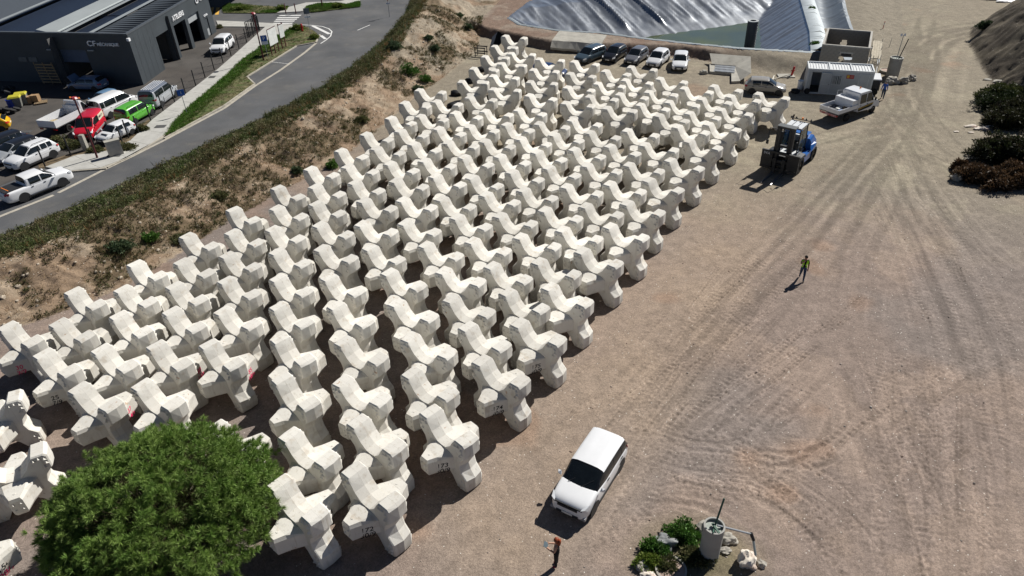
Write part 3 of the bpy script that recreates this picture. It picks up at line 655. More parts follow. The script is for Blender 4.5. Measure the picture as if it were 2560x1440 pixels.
# second, smaller lined channel beyond the earth strip
ch = thing('lined_channel', 'narrow channel lined with grey plastic beside the earth strip', 'channel')
P0 = [px(2028, -40, 1), px(2033, 30, 1), px(2046, 72, 1)]; P1 = [px(2104, -40, 1), px(2118, 30, 1), px(2134, 78, 1)]
A = resample(P0, 70); B = resample(P1, 70); vs = []; fs = []
for i in range(70):
    for j, t in enumerate(np.linspace(0, 1, 9)):
        p = A[i]*(1-t)+B[i]*t; z = 1.06-.8*sin(pi*min(1, t/.8)) if t < .8 else 1.06+.25*sin((t-.8)/.2*pi)
        vs.append((p[0], p[1], z+.09*mnoise.noise(Vector((i*.55, j*.15, 4)))+.3*(t > .8)*0))
    if i: fs += [((i-1)*9+j, (i-1)*9+j+1, i*9+j+1, i*9+j) for j in range(8)]
m2 = MB(); m2.add(vs, fs); m2.build('liner', mat('channel_liner', (.15, .17, .185), .4, metal=.3, var=.15, scale=1), ch, 60)
so = MB().tube(px(1874, 113, -1.5), px(1874, 113, -1.5)+Vector((.35, .6, 3.1)), .62, n=20).tube(px(1874, 113, -1.5)+Vector((.35, .6, 3.08)), px(1874, 113, -1.5)+Vector((.36, .61, 3.14)), .62, n=20)
pl = thing('overflow_pipe', 'wide dark grey plastic pipe standing upright in the basin water', 'pipe', px(1874, 113, -1.3))
mb = MB(); n = 20; ov = []
for r, z in ((.66, -.6), (.66, 3.0), (.40, 3.0), (.40, 2.2)): ov += [(r*cos(2*pi*i/n), r*sin(2*pi*i/n), z) for i in range(n)]
mb.add(ov, [(k*n+i, k*n+(i+1) % n, (k+1)*n+(i+1) % n, (k+1)*n+i) for k in range(3) for i in range(n)]); mb.build('shaft', mat('dark_plastic', (.03, .035, .045), .5), pl, 40)
rm = MB(); ov = []
for r, z in ((.67, 2.93), (.67, 3.02), (.38, 3.02), (.38, 2.93)): ov += [(r*cos(2*pi*i/n), r*sin(2*pi*i/n), z) for i in range(n)]
rm.add(ov, [(k*n+i, k*n+(i+1) % n, ((k+1) % 4)*n+(i+1) % n, ((k+1) % 4)*n+i) for k in range(4) for i in range(n)]); rm.build('rim', mat('pale_rim', (.38, .40, .40), .6), pl, 40)

# ------------------------------------------------------------------ spillway slab and sunken intake
conc = mat('site_concrete', (.36, .345, .30), .9, var=.14, scale=1.2, bump=.2, bscale=25, dirt=((.22, .20, .17), .5))
sp = thing('spillway_slab', 'pale sagging concrete spillway apron below the basin rim', 'concrete apron')
a0, a1, b0, b1 = px(1398, 78, 1.1), px(1517, 88, 1.1), px(1376, 127, .15), px(1500, 134, .15)
vs = []; fs = []
for i in range(9):
    for j in range(7):
        s, t = i/8, j/6; p = (a0*(1-s)+a1*s)*(1-t)+(b0*(1-s)+b1*s)*t
        vs.append((p.x, p.y, max(zat(p.x+q_, p.y+w_) for q_ in (-.4, 0, .4) for w_ in (-.4, 0, .5))+.14))
for i in range(8): fs += [(i*7+j, (i+1)*7+j, (i+1)*7+j+1, i*7+j+1) for j in range(6)]
m2 = MB(); m2.add(vs, fs); nv = len(vs); m2.add([(v[0], v[1], v[2]-.25) for v in vs], [tuple(f[::-1]) for f in fs])
edge = [i*7 for i in range(9)]+[56+j for j in range(1, 7)]+[i*7+6 for i in range(7, -1, -1)]+[j for j in range(5, 0, -1)]
for a, b in zip(edge, edge[1:]+edge[:1]): m2.f.append((b, a, a+nv, b+nv)); m2.mi.append(0)
m2.build('apron', conc, sp)
it = thing('concrete_intake', 'sunken concrete water intake with grey metal grating on its floor', 'intake')
W = lambda x, y, z: tuple(px(x, y, z))
m2 = MB()
m2.add([W(1774, 133, .95), W(1877, 141, .95), W(1862, 166, .35), W(1780, 160, .35)], [(0, 1, 2, 3), (3, 2, 1, 0)])     # back wing
m2.add([W(1877, 141, .95), W(1878, 183, .95), W(1845, 205, .12), W(1838, 165, .30)], [(0, 1, 2, 3), (3, 2, 1, 0)])     # side wing
m2.prism([px(1774, 158, .3)[:2], px(1842, 164, .3)[:2], px(1850, 206, .1)[:2], px(1828, 207, .1)[:2], px(1828, 187, .1)[:2], px(1774, 182, .1)[:2]], -.1, .26)
m2.build('walls', conc, it)
m2 = MB(); g0, g1, g2, g3 = [px(x, y, .30) for x, y in ((1789, 160), (1837, 164), (1836, 182), (1788, 178))]
for i in range(17):
    t = i/16; a = g0*(1-t)+g1*t; b = g3*(1-t)+g2*t; d = b-a; m2.box(((a.x+b.x)/2, (a.y+b.y)/2, .30), (d.length, .05, .05), math.atan2(d.y, d.x))
for t in (0, .33, .66, 1):
    a = g0*(1-t)+g3*t; b = g1*(1-t)+g2*t; d = b-a; m2.box(((a.x+b.x)/2, (a.y+b.y)/2, .31), (d.length, .05, .06), math.atan2(d.y, d.x))
m2.box(((g0.x+g2.x)/2, (g0.y+g2.y)/2, .27), ((g1-g0).length, (g3-g0).length, .01), math.atan2((g1-g0).y, (g1-g0).x))
m2.build('grating', mat('galvanised', (.33, .35, .37), .45, metal=.6, var=.1), it)

# ------------------------------------------------------------------ workshop
dark = mat('dark_cladding', (.050, .060, .068), .55, var=.10, scale=.6, spec=.4)
trim = mat('parapet_trim', (.075, .085, .095), .45, var=.08)
roofm = mat('roof_sheet', (.055, .065, .075), .5, var=.10, scale=.5)
blackroof = mat('solar_roof', (.010, .013, .022), .35, var=.1, scale=.5)
wl0 = mat('pale_trim', (.55, .60, .58), .5)
greyw = mat('light_cladding', (.26, .285, .29), .55, var=.08, scale=.4)
ws = thing('workshop', 'dark grey metal-clad garage workshop with three open vehicle doors and lettering', 'building')
c0 = px(358, 211, ZR); e0 = px(540, 78, ZR); HB = 5.35
dirR = (e0-c0); dirR.z = 0; lenR = dirR.length; dirR.normalize()
tl = px(0, 84, ZR+HB); tr = px(319, 89, ZR+HB); dirL = (tl-tr); dirL.z = 0; dirL.normalize()
c0 = Vector((tr.x*.5+c0.x*.5, tr.y*.5+c0.y*.5, 0)); LW = 34.0
def Wp(s, h, off=0.0): p = c0+dirR*s+Vector((dirR.y, -dirR.x, 0))*off; return (p.x, p.y, ZR+h)      # along the garage-door side
def Lp_(s, h, off=0.0): p = c0+dirL*s+Vector((-dirL.y, dirL.x, 0))*off; return (p.x, p.y, ZR+h)    # along the shaded front
rz_R = math.atan2(dirR.y, dirR.x); rz_L = math.atan2(dirL.y, dirL.x)
doors = [(lenR*.335, 3.3, 3.6), (lenR*.555, 3.3, 3.6), (lenR*.745, 3.3, 3.6), (lenR*.9, 1.0, 2.3)]
def wall_with(fn, total, H, ops, name, m, sgn=1):
    """wall face with real openings, built from panels round them"""
    mb = MB(); cuts = sorted(ops, key=lambda q: q[0]); s = 0.0
    for c, w, h in cuts:
        a, b = c-w/2, c+w/2
        mb.add([fn(s, 0), fn(a, 0), fn(a, H), fn(s, H)], [(0, 1, 2, 3)]); mb.add([fn(a, h), fn(b, h), fn(b, H), fn(a, H)], [(0, 1, 2, 3)])
        for q in (a, b): mb.add([fn(q, 0), fn(q, h), fn(q, h, -.5), fn(q, 0, -.5)], [(0, 1, 2, 3)])
        mb.add([fn(a, h), fn(b, h), fn(b, h, -.5), fn(a, h, -.5)], [(0, 1, 2, 3)]); s = b
    mb.add([fn(s, 0), fn(total, 0), fn(total, H), fn(s, H)], [(0, 1, 2, 3)]); return mb.build(name, m, ws)
wall_with(Wp, lenR, HB, doors, 'wall', dark)
wall_with(Lp_, LW, HB, [(7.3, 3.3, 3.7)], 'wall', dark)
m2 = MB(); m2.add([Wp(lenR, 0), Wp(lenR, 0, -30), Wp(lenR, HB, -30), Wp(lenR, HB)], [(0, 1, 2, 3)]); m2.build('wall', dark, ws)
# inner lining so that the openings look into a dark hall
m2 = MB(); m2.add([Wp(.3, .02, -9), Wp(lenR, .02, -9), Wp(lenR, HB-.3, -9), Wp(.3, HB-.3, -9)], [(0, 1, 2, 3)]); m2.add([Lp_(1, .02, -9), Lp_(LW, .02, -9), Lp_(LW, HB-.3, -9), Lp_(1, HB-.3, -9)], [(0, 1, 2, 3)]); m2.build('inner_wall', mat('hall_lining', (.10, .10, .10), .9), ws)
# vertical cladding seams
m2 = MB()
for i in range(1, int(lenR/1.05)):
    s = i*1.05
    if not any(abs(s-c) < w/2+.1 for c, w, h in doors): m2.add([Wp(s-.02, .1, .02), Wp(s+.02, .1, .02), Wp(s+.02, HB-.1, .02), Wp(s-.02, HB-.1, .02)], [(0, 1, 2, 3)])
m2.build('cladding_seams', trim, ws)['kind'] = 'stuff'
# parapet caps
m2 = MB(); p = Wp(lenR/2, HB+.08, -.12); m2.box(p, (lenR+.3, .34, .16), rz_R); p = Lp_(LW/2, HB+.06, -.12); m2.box(p, (LW, .34, .16), rz_L); m2.build('parapet_cap', trim, ws)
# roof bays running back, as seen from above
def roofstrip(s0, s1, h0, h1, m, name, ribs=0):
    mb = MB(); q = [Lp_(s0, h0, -.25), Lp_(s1, h1, -.25)]
    far = dirR*52; v = [Vector(q[0]), Vector(q[1]), Vector(q[1])+far, Vector(q[0])+far]; mb.add(v, [(0, 1, 2, 3)])
    o = mb.build(name, m, ws)
    if ribs:
        for k in range(ribs):
            rbm = MB(); t = k/ribs; a = v[0]+far*t; b = v[1]+far*t; d = b-a
            rbm.box(((a.x+b.x)/2, (a.y+b.y)/2, (a.z+b.z)/2+.05), (d.length, .09, .10), math.atan2(d.y, d.x)); r_ = rbm.build('rib', trim, o)
    return o
roofstrip(.1, 4.6, HB-.35, HB-.2, roofm, 'roof', 60)
roofstrip(4.6, 5.2, HB-.05, HB-.05, greyw, 'ridge_cap'); roofstrip(5.2, 7.6, HB-.35, HB-.35, blackroof, 'roof')
roofstrip(7.6, 8.2, HB+.05, HB+.05, greyw, 'gutter'); roofstrip(8.25, 8.5, HB+.2, HB+.2, wl0, 'edge_trim'); roofstrip(8.5, 11.0, HB-.1, HB+.35, greyw, 'roof_wall')
roofstrip(11.0, 18.2, HB-.3, HB-.3, blackroof, 'roof'); roofstrip(18.2, 18.8, HB+.2, HB+.2, greyw, 'gutter'); roofstrip(18.8, 34, HB-.2, HB+1.2, trim, 'roof')
def letters(body, size, loc, rz, m, parent, depth=.05, tilt=pi/2, shear=0, sx=1.0):
    fc = bpy.data.curves.new('lettering', 'FONT'); fc.body = body; fc.size = size; fc.extrude = depth; fc.align_x = 'CENTER'; fc.align_y = 'CENTER'; fc.offset = .012*size; fc.space_character = 1.05
    to = bpy.data.objects.new('lettering', fc); COL.objects.link(to); dg = bpy.context.evaluated_depsgraph_get()
    me = bpy.data.meshes.new_from_object(to.evaluated_get(dg)); bpy.data.objects.remove(to); me.materials.clear(); me.materials.append(m)
    o = link('lettering', me, parent); o.location = loc; o.rotation_euler = (tilt, 0, rz); o.scale.x = sx; return o
wl_ = mat('white_letters', (.80, .81, .82), .5)
letters('CF', .78, Lp_(4.55, HB-.95, .08), rz_L+pi, wl_, ws, sx=1.15); letters('MÉCANIQUE', .46, Lp_(2.62, HB-1.02, .08), rz_L+pi, wl_, ws, sx=.95)
letters('CF', .85, Wp(lenR*.835, HB-.62, .08), rz_R, wl_, ws); letters('MÉCANIQUE', .55, Wp(lenR*.94, HB-.66, .08), rz_R, wl_, ws, sx=.9)
letters('ATELIERS', .75, Wp(lenR*.555, HB-1.0, .08), rz_R, wl_, ws)
letters('ACCUEIL', .3, Wp(lenR*.9, 2.65, .06), rz_R, wl_, ws)
# half-raised roller shutters, office door, lamps
sh = mat('shutter', (.33, .35, .36), .5, var=.08)
m2 = MB(); c, w, h = doors[2]; m2.add([Wp(c-w/2, h-.9, -.25), Wp(c+w/2, h-.9, -.25), Wp(c+w/2, h, -.25), Wp(c-w/2, h, -.25)], [(0, 1, 2, 3)]); m2.build('shutter', sh, ws)
m2 = MB(); m2.add([Lp_(5.65, 2.3, -.2), Lp_(8.95, 2.3, -.2), Lp_(8.95, 3.7, -.2), Lp_(5.65, 3.7, -.2)], [(3, 2, 1, 0)]); m2.build('shutter', mat('blue_grey_shutter', (.07, .10, .16), .5), ws)
m2 = MB(); c, w, h = doors[3]; m2.add([Wp(c-w/2, 0, -.1), Wp(c+w/2, 0, -.1), Wp(c+w/2, h, -.1), Wp(c-w/2, h, -.1)], [(0, 1, 2, 3)]); dd = m2.build('door', dark, ws)
m2 = MB(); m2.add([Wp(c-.3, .15, -.07), Wp(c+.3, .15, -.07), Wp(c+.3, 1.0, -.07), Wp(c-.3, 1.0, -.07)], [(0, 1, 2, 3)]); m2.build('panel', sh, dd)
for s, h in ((4.9, 3.7), (9.9, 3.7)): MB().box(Lp_(s, h, .12), (.7, .2, .12), rz_L).build('wall_lamp', sh, ws)
for s in (12.6, 13.9): MB().box(Lp_(s, 2.55, .03), (1.0, .06, .5), rz_L).build('window', mat('window_pane', (.12, .14, .15), .15), ws)
MB().box(Lp_(-.06, HB-.45, .1), (.28, .3, .3), rz_L).build('corner_lamp', wl_, ws)
# ------------------------------------------------------------------ vehicles
glass = mat('dark_glass', (.012, .016, .018), .08, var=.2, spec=.6)
rubber = mat('rubber', (.018, .018, .018), .85, var=.2)
rimm = mat('alloy', (.38, .39, .40), .35, metal=.7)
darkrim = mat('dark_rim', (.05, .05, .055), .4, metal=.5)
blackpl = mat('black_plastic', (.022, .023, .025), .6)
lampm = mat('headlamp', (.62, .64, .66), .15, spec=.7)
redl = mat('tail_lamp', (.42, .015, .015), .25)
platem = mat('number_plate', (.72, .72, .68), .5)
amber = mat('amber_lamp', (.75, .22, .03), .3)
def paint(n, c, r=.28): return mat('paint_'+n, c, r, var=.03, scale=2, coat=.5, spec=.45)
white_p = paint('white', (.74, .75, .76))
def wheel(mb_parent, x, y, r, w, rim=rimm, side=1):
    t = MB(); n = 20; prof = [(r*.62, -w/2), (r*.93, -w/2), (r, -w*.3), (r, w*.3), (r*.93, w/2), (r*.62, w/2)]
    vs = [(q*cos(2*pi*i/n), p, q*sin(2*pi*i/n)) for q, p in prof for i in range(n)]
    t.add(vs, [(k*n+i, k*n+(i+1) % n, (k+1)*n+(i+1) % n, (k+1)*n+i) for k in range(5) for i in range(n)])
    t.tube((0, -w*.3, 0), (0, w*.25, 0), r*.6, n=12)
    o = t.build('wheel', rubber, mb_parent, 40, (x, y, r))
    m2 = MB(); yy = side*w*.42
    for i in range(5):
        a = 2*pi*i/5
        for da in (-.16, .16):
            m2.add([(r*.12*cos(a+da*2), yy, r*.12*sin(a+da*2)), (r*.62*cos(a+da), yy, r*.62*sin(a+da)), (r*.62*cos(a+da+.16), yy, r*.62*sin(a+da+.16)), (r*.16*cos(a+da+.5), yy, r*.16*sin(a+da+.5))], [(0, 1, 2, 3), (3, 2, 1, 0)])
    n = 20; vs = [(q*cos(2*pi*i/n), yy+side*.01, q*sin(2*pi*i/n)) for q in (r*.55, r*.65) for i in range(n)]
    m2.add(vs, [(i, (i+1) % n, n+(i+1) % n, n+i) for i in range(n)]+[(n+i, n+(i+1) % n, (i+1) % n, i) for i in range(n)])
    m2.tube((0, yy-.02*side, 0), (0, yy+.015*side, 0), r*.15, n=10); m2.build('rim', rim, o)
    return o
def bil(q, u, v): return (q[0]*(1-u)+q[1]*u)*(1-v)+(q[3]*(1-u)+q[2]*u)*v
def pane(name, q, rect, m, parent, off=.012, k=4, thick=.006):
    q = [Vector(p) for p in q]; n = (q[1]-q[0]).cross(q[3]-q[0]).normalized()*off; u0, u1, v0, v1 = rect; mb = MB(); vs = []
    for i in range(k+1):
        for j in range(k+1): vs.append(bil(q, u0+(u1-u0)*i/k, v0+(v1-v0)*j/k)+n)
    fs = [(i*(k+1)+j, (i+1)*(k+1)+j, (i+1)*(k+1)+j+1, i*(k+1)+j+1) for i in range(k) for j in range(k)]
    mb.add(vs, fs); mb.add([v-n*.9 for v in vs], [f[::-1] for f in fs]); return mb.build(name, m, parent)
def loft(name, secs, m, parent, smooth=38, sub=True):
    """secs: rings of equal length, capped"""
    mb = MB(); n = len(secs[0]); vs = [p for s in secs for p in s]
    fs = [(k*n+i, k*n+(i+1) % n, (k+1)*n+(i+1) % n, (k+1)*n+i) for k in range(len(secs)-1) for i in range(n)]
    fs += [tuple(range(n-1, -1, -1)), tuple(range((len(secs)-1)*n, len(secs)*n))]
    mb.add(vs, fs); return mb.build(name, m, parent, smooth)

def car(name, label, loc, yaw, L=4.1, W=1.74, H=1.48, body=None, hood=1.0, cowl=.97, hoodf=.74, belt=.93, wbase=2.55, wr=.31, roofm=None,
        rear=.12, rtop=.55, wtop=.78, clad=False, rails=None, sidewin=2, rearglass=True, hatch=True, cabm=None, sub=1, bow=.10, open_hood=False, group=None, cat='car', rims=None, roof_w=.76, stripe=False, skip=(), nose=1.0):
    """x forward, y to the left; hood = length from front bumper to windscreen foot"""
    t = thing(name, label, cat, loc, yaw, group); h2, w2 = L/2, W/2; zb = .22
    wb = h2-hood; wt = wb-wtop; rt = -h2+rtop; rb = -h2+rear
    st = [(-h2, .80, belt-.16, .40), (-h2+.06, .92, belt-.06, .30), (-h2+.35, .99, belt+.01, .24), (-h2+.9, 1, belt, zb), (0, 1, belt-.01, zb), (wb-.05, 1, cowl-.02, zb), (wb+.12, .985, cowl-.02, zb),
          (h2-.55, .965, hoodf+.09*nose, zb), (h2-.22, .90, hoodf, .24), (h2-.05, .78, hoodf-.12, .28), (h2, .62, hoodf-.22, .34)]
    secs = []
    for x, k, zt, z0 in st:
        hw = w2*k; zm = z0+.45*(zt-z0)
        half = [(.0, z0), (.80*hw, z0), (.95*hw, z0+.07), (hw*.995, z0+.25*(zt-z0)), (hw, zm), (.985*hw, zt-.13), (.94*hw, zt-.035), (.80*hw, zt+.005), (.4*hw, zt+.03)]
        ring = [(x, y, z) for y, z in half]+[(x, 0, zt+.035)]+[(x, -y, z) for y, z in half[::-1][:-1]]; secs.append(ring)
    b = loft('body', secs, body, t, 50); sm = b.modifiers.new('round', 'SUBSURF'); sm.levels = sm.render_levels = sub
    # cabin: one smooth curved surface; panes follow it
    hb, hr = w2*.95, w2*(roof_w+.05); zt = H-.02; b0 = belt-.05; c0_ = cowl-.06; xB = (wb+rb)/2+.02; xC = rt+(.50 if sidewin >= 3 else .16); xF = wb-.26
    XS = sorted({rb, rb+(rt-rb)*.3, rb+(rt-rb)*.65, rt, rt+.07, rt+.16, rt+.34, xC-.03, xC+.04, xB-.045, xB+.045, (xB-.045+xC+.04)/2, (xB+wt)/2, wt-.24, wt-.08, wt, wt+.06, wt+(wb-wt)*.3, wt+(wb-wt)*.55, wt+(wb-wt)*.8, xF, wb})
    XS = [x for i, x in enumerate(XS) if i == 0 or x-XS[i-1] > .012]
    ZS = [0, .12, .34, .56, .78, .89, .955]; YS = [.86, .6, .3, 0.0]; ne = 5.0
    half = [((1-z**ne)**(1/ne), z) for z in ZS]+[(y, (1-y**ne)**(1/ne)) for y in YS]
    NR = len(half)*2-1; P_ = []
    for x in XS:
        if x <= rt: k = ((x-rb)/max(rt-rb, 1e-6))**.85; top = b0+(zt-.035-b0)*k
        elif x >= wt: top = zt-.012+(c0_+.015-zt+.012)*((x-wt)/(wb-wt))**1.06
        else: s_ = (x-rt)/(wt-rt); top = zt-.035*(1-s_)**2.2-.012*s_**3+.02*sin(pi*s_)
        f_ = max(0, min(1, (x-(wb-.8))/.8)); zb_ = b0+(c0_-b0)*f_; top = max(top, zb_+.012)
        hgt_ = (top-zb_)/(zt-b0); w0 = hb*(1-.05*f_-.06*max(0, (rb+.3-x)/.3)); w1 = w0+(hr-hb)*min(1, hgt_)
        ring = []
        bowf = bow*max(0, (x-wt)/(wb-wt)) if x > wt else 0
        for yr, zr_ in half: ring.append((yr*(w0+(w1-w0)*zr_), zb_+(top-zb_)*zr_))
        P_.append([(x+bowf*(1-(y/max(hb, .1))**2), y, z) for y, z in ring]+[(x+bowf*(1-(y/max(hb, .1))**2), -y, z) for y, z in ring[::-1][1:]])
    PA = np.array(P_)
    def patch(i0, i1, j0, j1, off):
        """faces of the cabin grid between stations i0..i1 and ring points j0..j1, lifted by off"""
        du = np.gradient(PA, axis=0); dv_ = np.gradient(PA, axis=1); nn_ = np.cross(dv_, du); nn_ /= np.linalg.norm(nn_, axis=2, keepdims=True)+1e-9
        if nn_[len(XS)//2, NR//2, 2] < 0: nn_ = -nn_
        Q = PA+nn_*off; mb = MB(); m_ = j1-j0+1
        mb.add([tuple(Q[i, j]) for i in range(i0, i1+1) for j in range(j0, j1+1)], [(a*m_+b_, (a+1)*m_+b_, (a+1)*m_+b_+1, a*m_+b_+1) for a in range(i1-i0) for b_ in range(m_-1)]); return mb
    ix = lambda x: int(np.argmin([abs(q-x) for q in XS]))
    cab = patch(0, len(XS)-1, 0, NR-1, 0).build('cabin', cabm or body, t, 65)
    rf = patch(ix(rt), ix(wt), 4, NR-5, .014).build('roof', roofm or body, t, 65)
    hr = w2*roof_w; zt = H-.045
    if 'screen' not in skip: patch(ix(wt+.06), len(XS)-1, 5, NR-6, .009).build('windscreen', glass, t, 65)
    if rearglass: patch(1, ix(rt), 6, NR-7, .009).build('rear_window', glass, t, 65)
    for sd in (1, -1):
        j0, j1 = (1, 4) if sd > 0 else (NR-5, NR-2)
        if sidewin >= 1: patch(ix(xB+.045), ix(xF), j0, j1, .009).build('side_window', glass, t, 65)
        if sidewin >= 2: patch(ix(xC+.04), ix(xB-.045), j0, j1, .009).build('side_window', glass, t, 65)
        if sidewin >= 3: patch(ix(rt+.07), ix(xC-.03), j0, j1, .009).build('quarter_window', glass, t, 65)
        # lamps, mirror, handles
        zf = hoodf-.06
        MB().hull([(h2-.42, sd*w2*.93, zf+.10), (h2-.42, sd*w2*.955, zf-.02), (h2-.10, sd*w2*.84, zf+.03), (h2-.02, sd*w2*.66, zf-.03), (h2-.05, sd*w2*.70, zf-.13), (h2-.2, sd*w2*.92, zf-.10), (h2-.25, sd*w2*.70, zf+.02)]).build('headlight', lampm, t, 40)
        MB().hull([(-h2+.30, sd*w2*.985, belt-.02), (-h2+.22, sd*w2*.985, belt-.20), (-h2-.005, sd*w2*.80, belt-.20), (-h2+.0, sd*w2*.62, belt-.12), (-h2+.10, sd*w2*.80, belt+.0), (-h2+.2, sd*w2*.7, belt-.1)]).build('taillight', redl, t, 40)
        MB().hull([(wb-.16, sd*(w2+.02), belt+.02), (wb-.16, sd*(w2+.20), belt+.05), (wb-.05, sd*(w2+.17), belt+.04), (wb-.04, sd*(w2+.0), belt+.0), (wb-.16, sd*(w2+.20), belt+.17), (wb-.16, sd*(w2+.04), belt+.17), (wb-.04, sd*(w2+.13), belt+.14)]).build('mirror', body, t, 40)
        for hx in (wb-.95, (rb+wb)/2-.75) if sidewin > 1 else (wb-.95,):
            MB().box((hx, sd*(w2*.995), belt-.13), (.18, .035, .035)).build('door_handle', body if not clad else blackpl, t)
        if clad:
            MB().box((.0, sd*w2*.995, .31), (wbase-.75, .03, .16)).build('sill_cladding', blackpl, t)
        if rails:
            MB().path([(wt-.15, sd*hr*.9, zt+.05), (wt-.3, sd*hr*.9, zt+.10), (rt+.4, sd*hr*.9, zt+.09), (rt+.25, sd*hr*.9, zt+.03)], .022, 6).build('roof_rail', rails, t)
        for wx in (wbase/2+.05, -wbase/2+.05):
            a = MB(); n = 18; R_ = wr*1.16; yy = sd*(w2*.972+.022)
            vs = [(wx+R_*cos(pi*i/n), yy, max(wr*.95+R_*sin(pi*i/n), .12)) for i in range(n+1)]; vs2 = [(x, sd*w2*.6, z) for x, y, z in vs]
            a.add(vs+[(wx-R_, yy, .16), (wx+R_, yy, .16)], [tuple(range(n+3))] if sd < 0 else [tuple(range(n+2, -1, -1))]); a.build('wheel_arch', blackpl, t)
            wheel(t, wx, sd*(w2*.972-.085), wr, .21, rims or rimm, sd)
    g = MB(); g.box((h2-.015, 0, hoodf-.20), (.06, w2*1.0, .12)); g.box((h2-.01, 0, .40), (.06, w2*1.1, .13)); g.build('grille', blackpl, t)
    MB().box((h2+.022, 0, .44), (.015, .50, .10)).build('number_plate', platem, t); MB().box((-h2-.008, 0, belt-.30), (.015, .50, .10)).build('number_plate', platem, t)
    if open_hood:
        hd = MB(); a = rad(52); hl = hood-.25
        hd.hull([(wb+.1-0*hl, s*w2*.80, cowl+.02) for s in (1, -1)]+[(wb+.1+hl*cos(a), s*w2*.72, cowl+hl*sin(a)) for s in (1, -1)]+[(wb+.14, s*w2*.80, cowl-.02) for s in (1, -1)]+[(wb+.14+hl*cos(a), s*w2*.72, cowl+hl*sin(a)-.04) for s in (1, -1)]); hd.build('bonnet', body, t)
        MB().box((wb+.62, 0, cowl-.02), (.75, w2*1.35, .12)).build('engine', blackpl, t)
    return t
def pose(F, B, zf, zb, L):
    """place a car from its front bumper foot and the back edge of its roof"""
    f, b = px(*F, zf), px(*B, zb); d = (f-b); d.z = 0; d.normalize(); c = Vector((f.x, f.y, 0))-d*(L/2); return (c.x, c.y, 0), math.atan2(d.y, d.x)
def by_wheels(fw, rw, W, wbase, side, z=0.0):
    """place a vehicle from the ground contacts of the two wheels on one side (side=+1 left)"""
    f, r = px(*fw, z), px(*rw, z); d = f-r; d.normalize(); n = Vector((-d.y, d.x, 0)); c = (f+r)/2-n*(side*W*.46)-d*.05
    return (c.x, c.y, z), math.atan2(d.y, d.x)

# white SUV standing on the gravel
loc, yaw = by_wheels((1483, 1284), (1548.6, 1176), 1.84, 2.73, 1)
suv = car('parked_suv', 'white SUV with dark windows parked alone on the open gravel', loc, yaw, 4.50, 1.86, 1.67, white_p, hood=1.18, cowl=1.10, hoodf=.98, belt=1.06, wbase=2.73, wr=.36, rear=.10, rtop=.42, wtop=.72, clad=True, rails=None, sidewin=3, roof_w=.82, nose=.6, cabm=mat('gloss_black', (.012, .013, .014), .15, spec=.6), sub=2, bow=.2)
MB().box((2.17, 0, .86), (.10, 1.35, .07)).build('front_trim', blackpl, suv)
for sd in (1, -1):
    MB().hull([(2.22, sd*.25, .80), (2.22, sd*.25, .72), (2.06, sd*.78, .80), (2.06, sd*.78, .70), (2.16, sd*.25, .76), (1.98, sd*.80, .76)]).build('headlight', lampm, suv)
    MB().box((2.10, sd*.68, .36), (.2, .3, .14)).build('air_intake', mat('grey_trim', (.25, .25, .26), .4), suv)
e = MB()
for z in (.83, .89):
    for s in (1, -1): e.add([(2.245, 0, z+.05), (2.235, s*.13, z-.03), (2.235, s*.13, z-.07), (2.245, 0, z+.01)], [(0, 1, 2, 3), (3, 2, 1, 0)])
for y in (.12, -.50): MB().tube((1.22, y, 1.10), (.82, y+.42, 1.33), .012, n=5).build('wiper', blackpl, suv)
e.build('emblem', mat('chrome', (.5, .5, .5), .2, metal=1), suv)
s_ = MB()
for y in (-.38, .38): s_.box((.25, y, 1.12), (.14, .42, .5)); s_.box((.25, y, 1.42), (.1, .22, .16))
s_.build('seats', mat('seat_fabric', (.16, .18, .18), .9), suv)

# row of cars by the basin
row = [('dark blue-grey estate car parked below the concrete spillway apron', (1446, 157), (1479, 115), 4.45, 1.79, 1.55, paint('steel_blue', (.055, .085, .11)), dict(belt=.98, cowl=.98, rails=mat('rail_silver', (.4, .42, .44), .35, metal=.6), sidewin=3, hood=1.02)),
       ('black hatchback parked between the blue-grey estate and the grey hatchback', (1518, 155), (1544, 111), 3.95, 1.70, 1.52, paint('black', (.012, .013, .016)), dict(belt=.95)),
       ('grey hatchback parked between the black and the white hatchbacks', (1573, 161), (1598, 117), 3.9, 1.68, 1.51, paint('mid_grey', (.15, .155, .17)), dict(belt=.95)),
       ('white rounded hatchback parked between the grey hatchback and the white coupe-like hatchback', (1629, 168), (1652, 122), 3.95, 1.72, 1.52, white_p, dict(belt=.95)),
       ('white hatchback with twin oval grille at the end of the parked row', (1697, 177), (1704, 128), 4.24, 1.75, 1.43, white_p, dict(belt=.9, hood=1.25, cowl=.93))]
for lab, F_, B_, L_, W_, H_, pm, kw in row:
    loc, yaw = pose(F_, B_, .2, H_, L_); car('parked_car', lab, loc, yaw, L_, W_, H_, pm, group='cars parked below the basin', **kw)
bmw = px(1697, 177, .2)
loc, yaw = pose((1416, 190), (1376, 160), .2, 1.4, 4.2)
car('parked_car', 'dark blue car half hidden behind the rear rows of blocks', loc, yaw, 4.2, 1.75, 1.45, paint('deep_blue', (.01, .03, .10)), group='cars parked below the basin')
loc, yaw = by_wheels((1944.7, 240), (1878, 235), 1.72, 2.58, -1)
car('parked_car', 'beige-silver hatchback parked between the blocks and the site cabin', loc, yaw, 3.99, 1.72, 1.49, paint('beige_silver', (.30, .285, .255)), wbase=2.58, rims=darkrim, clad=True)

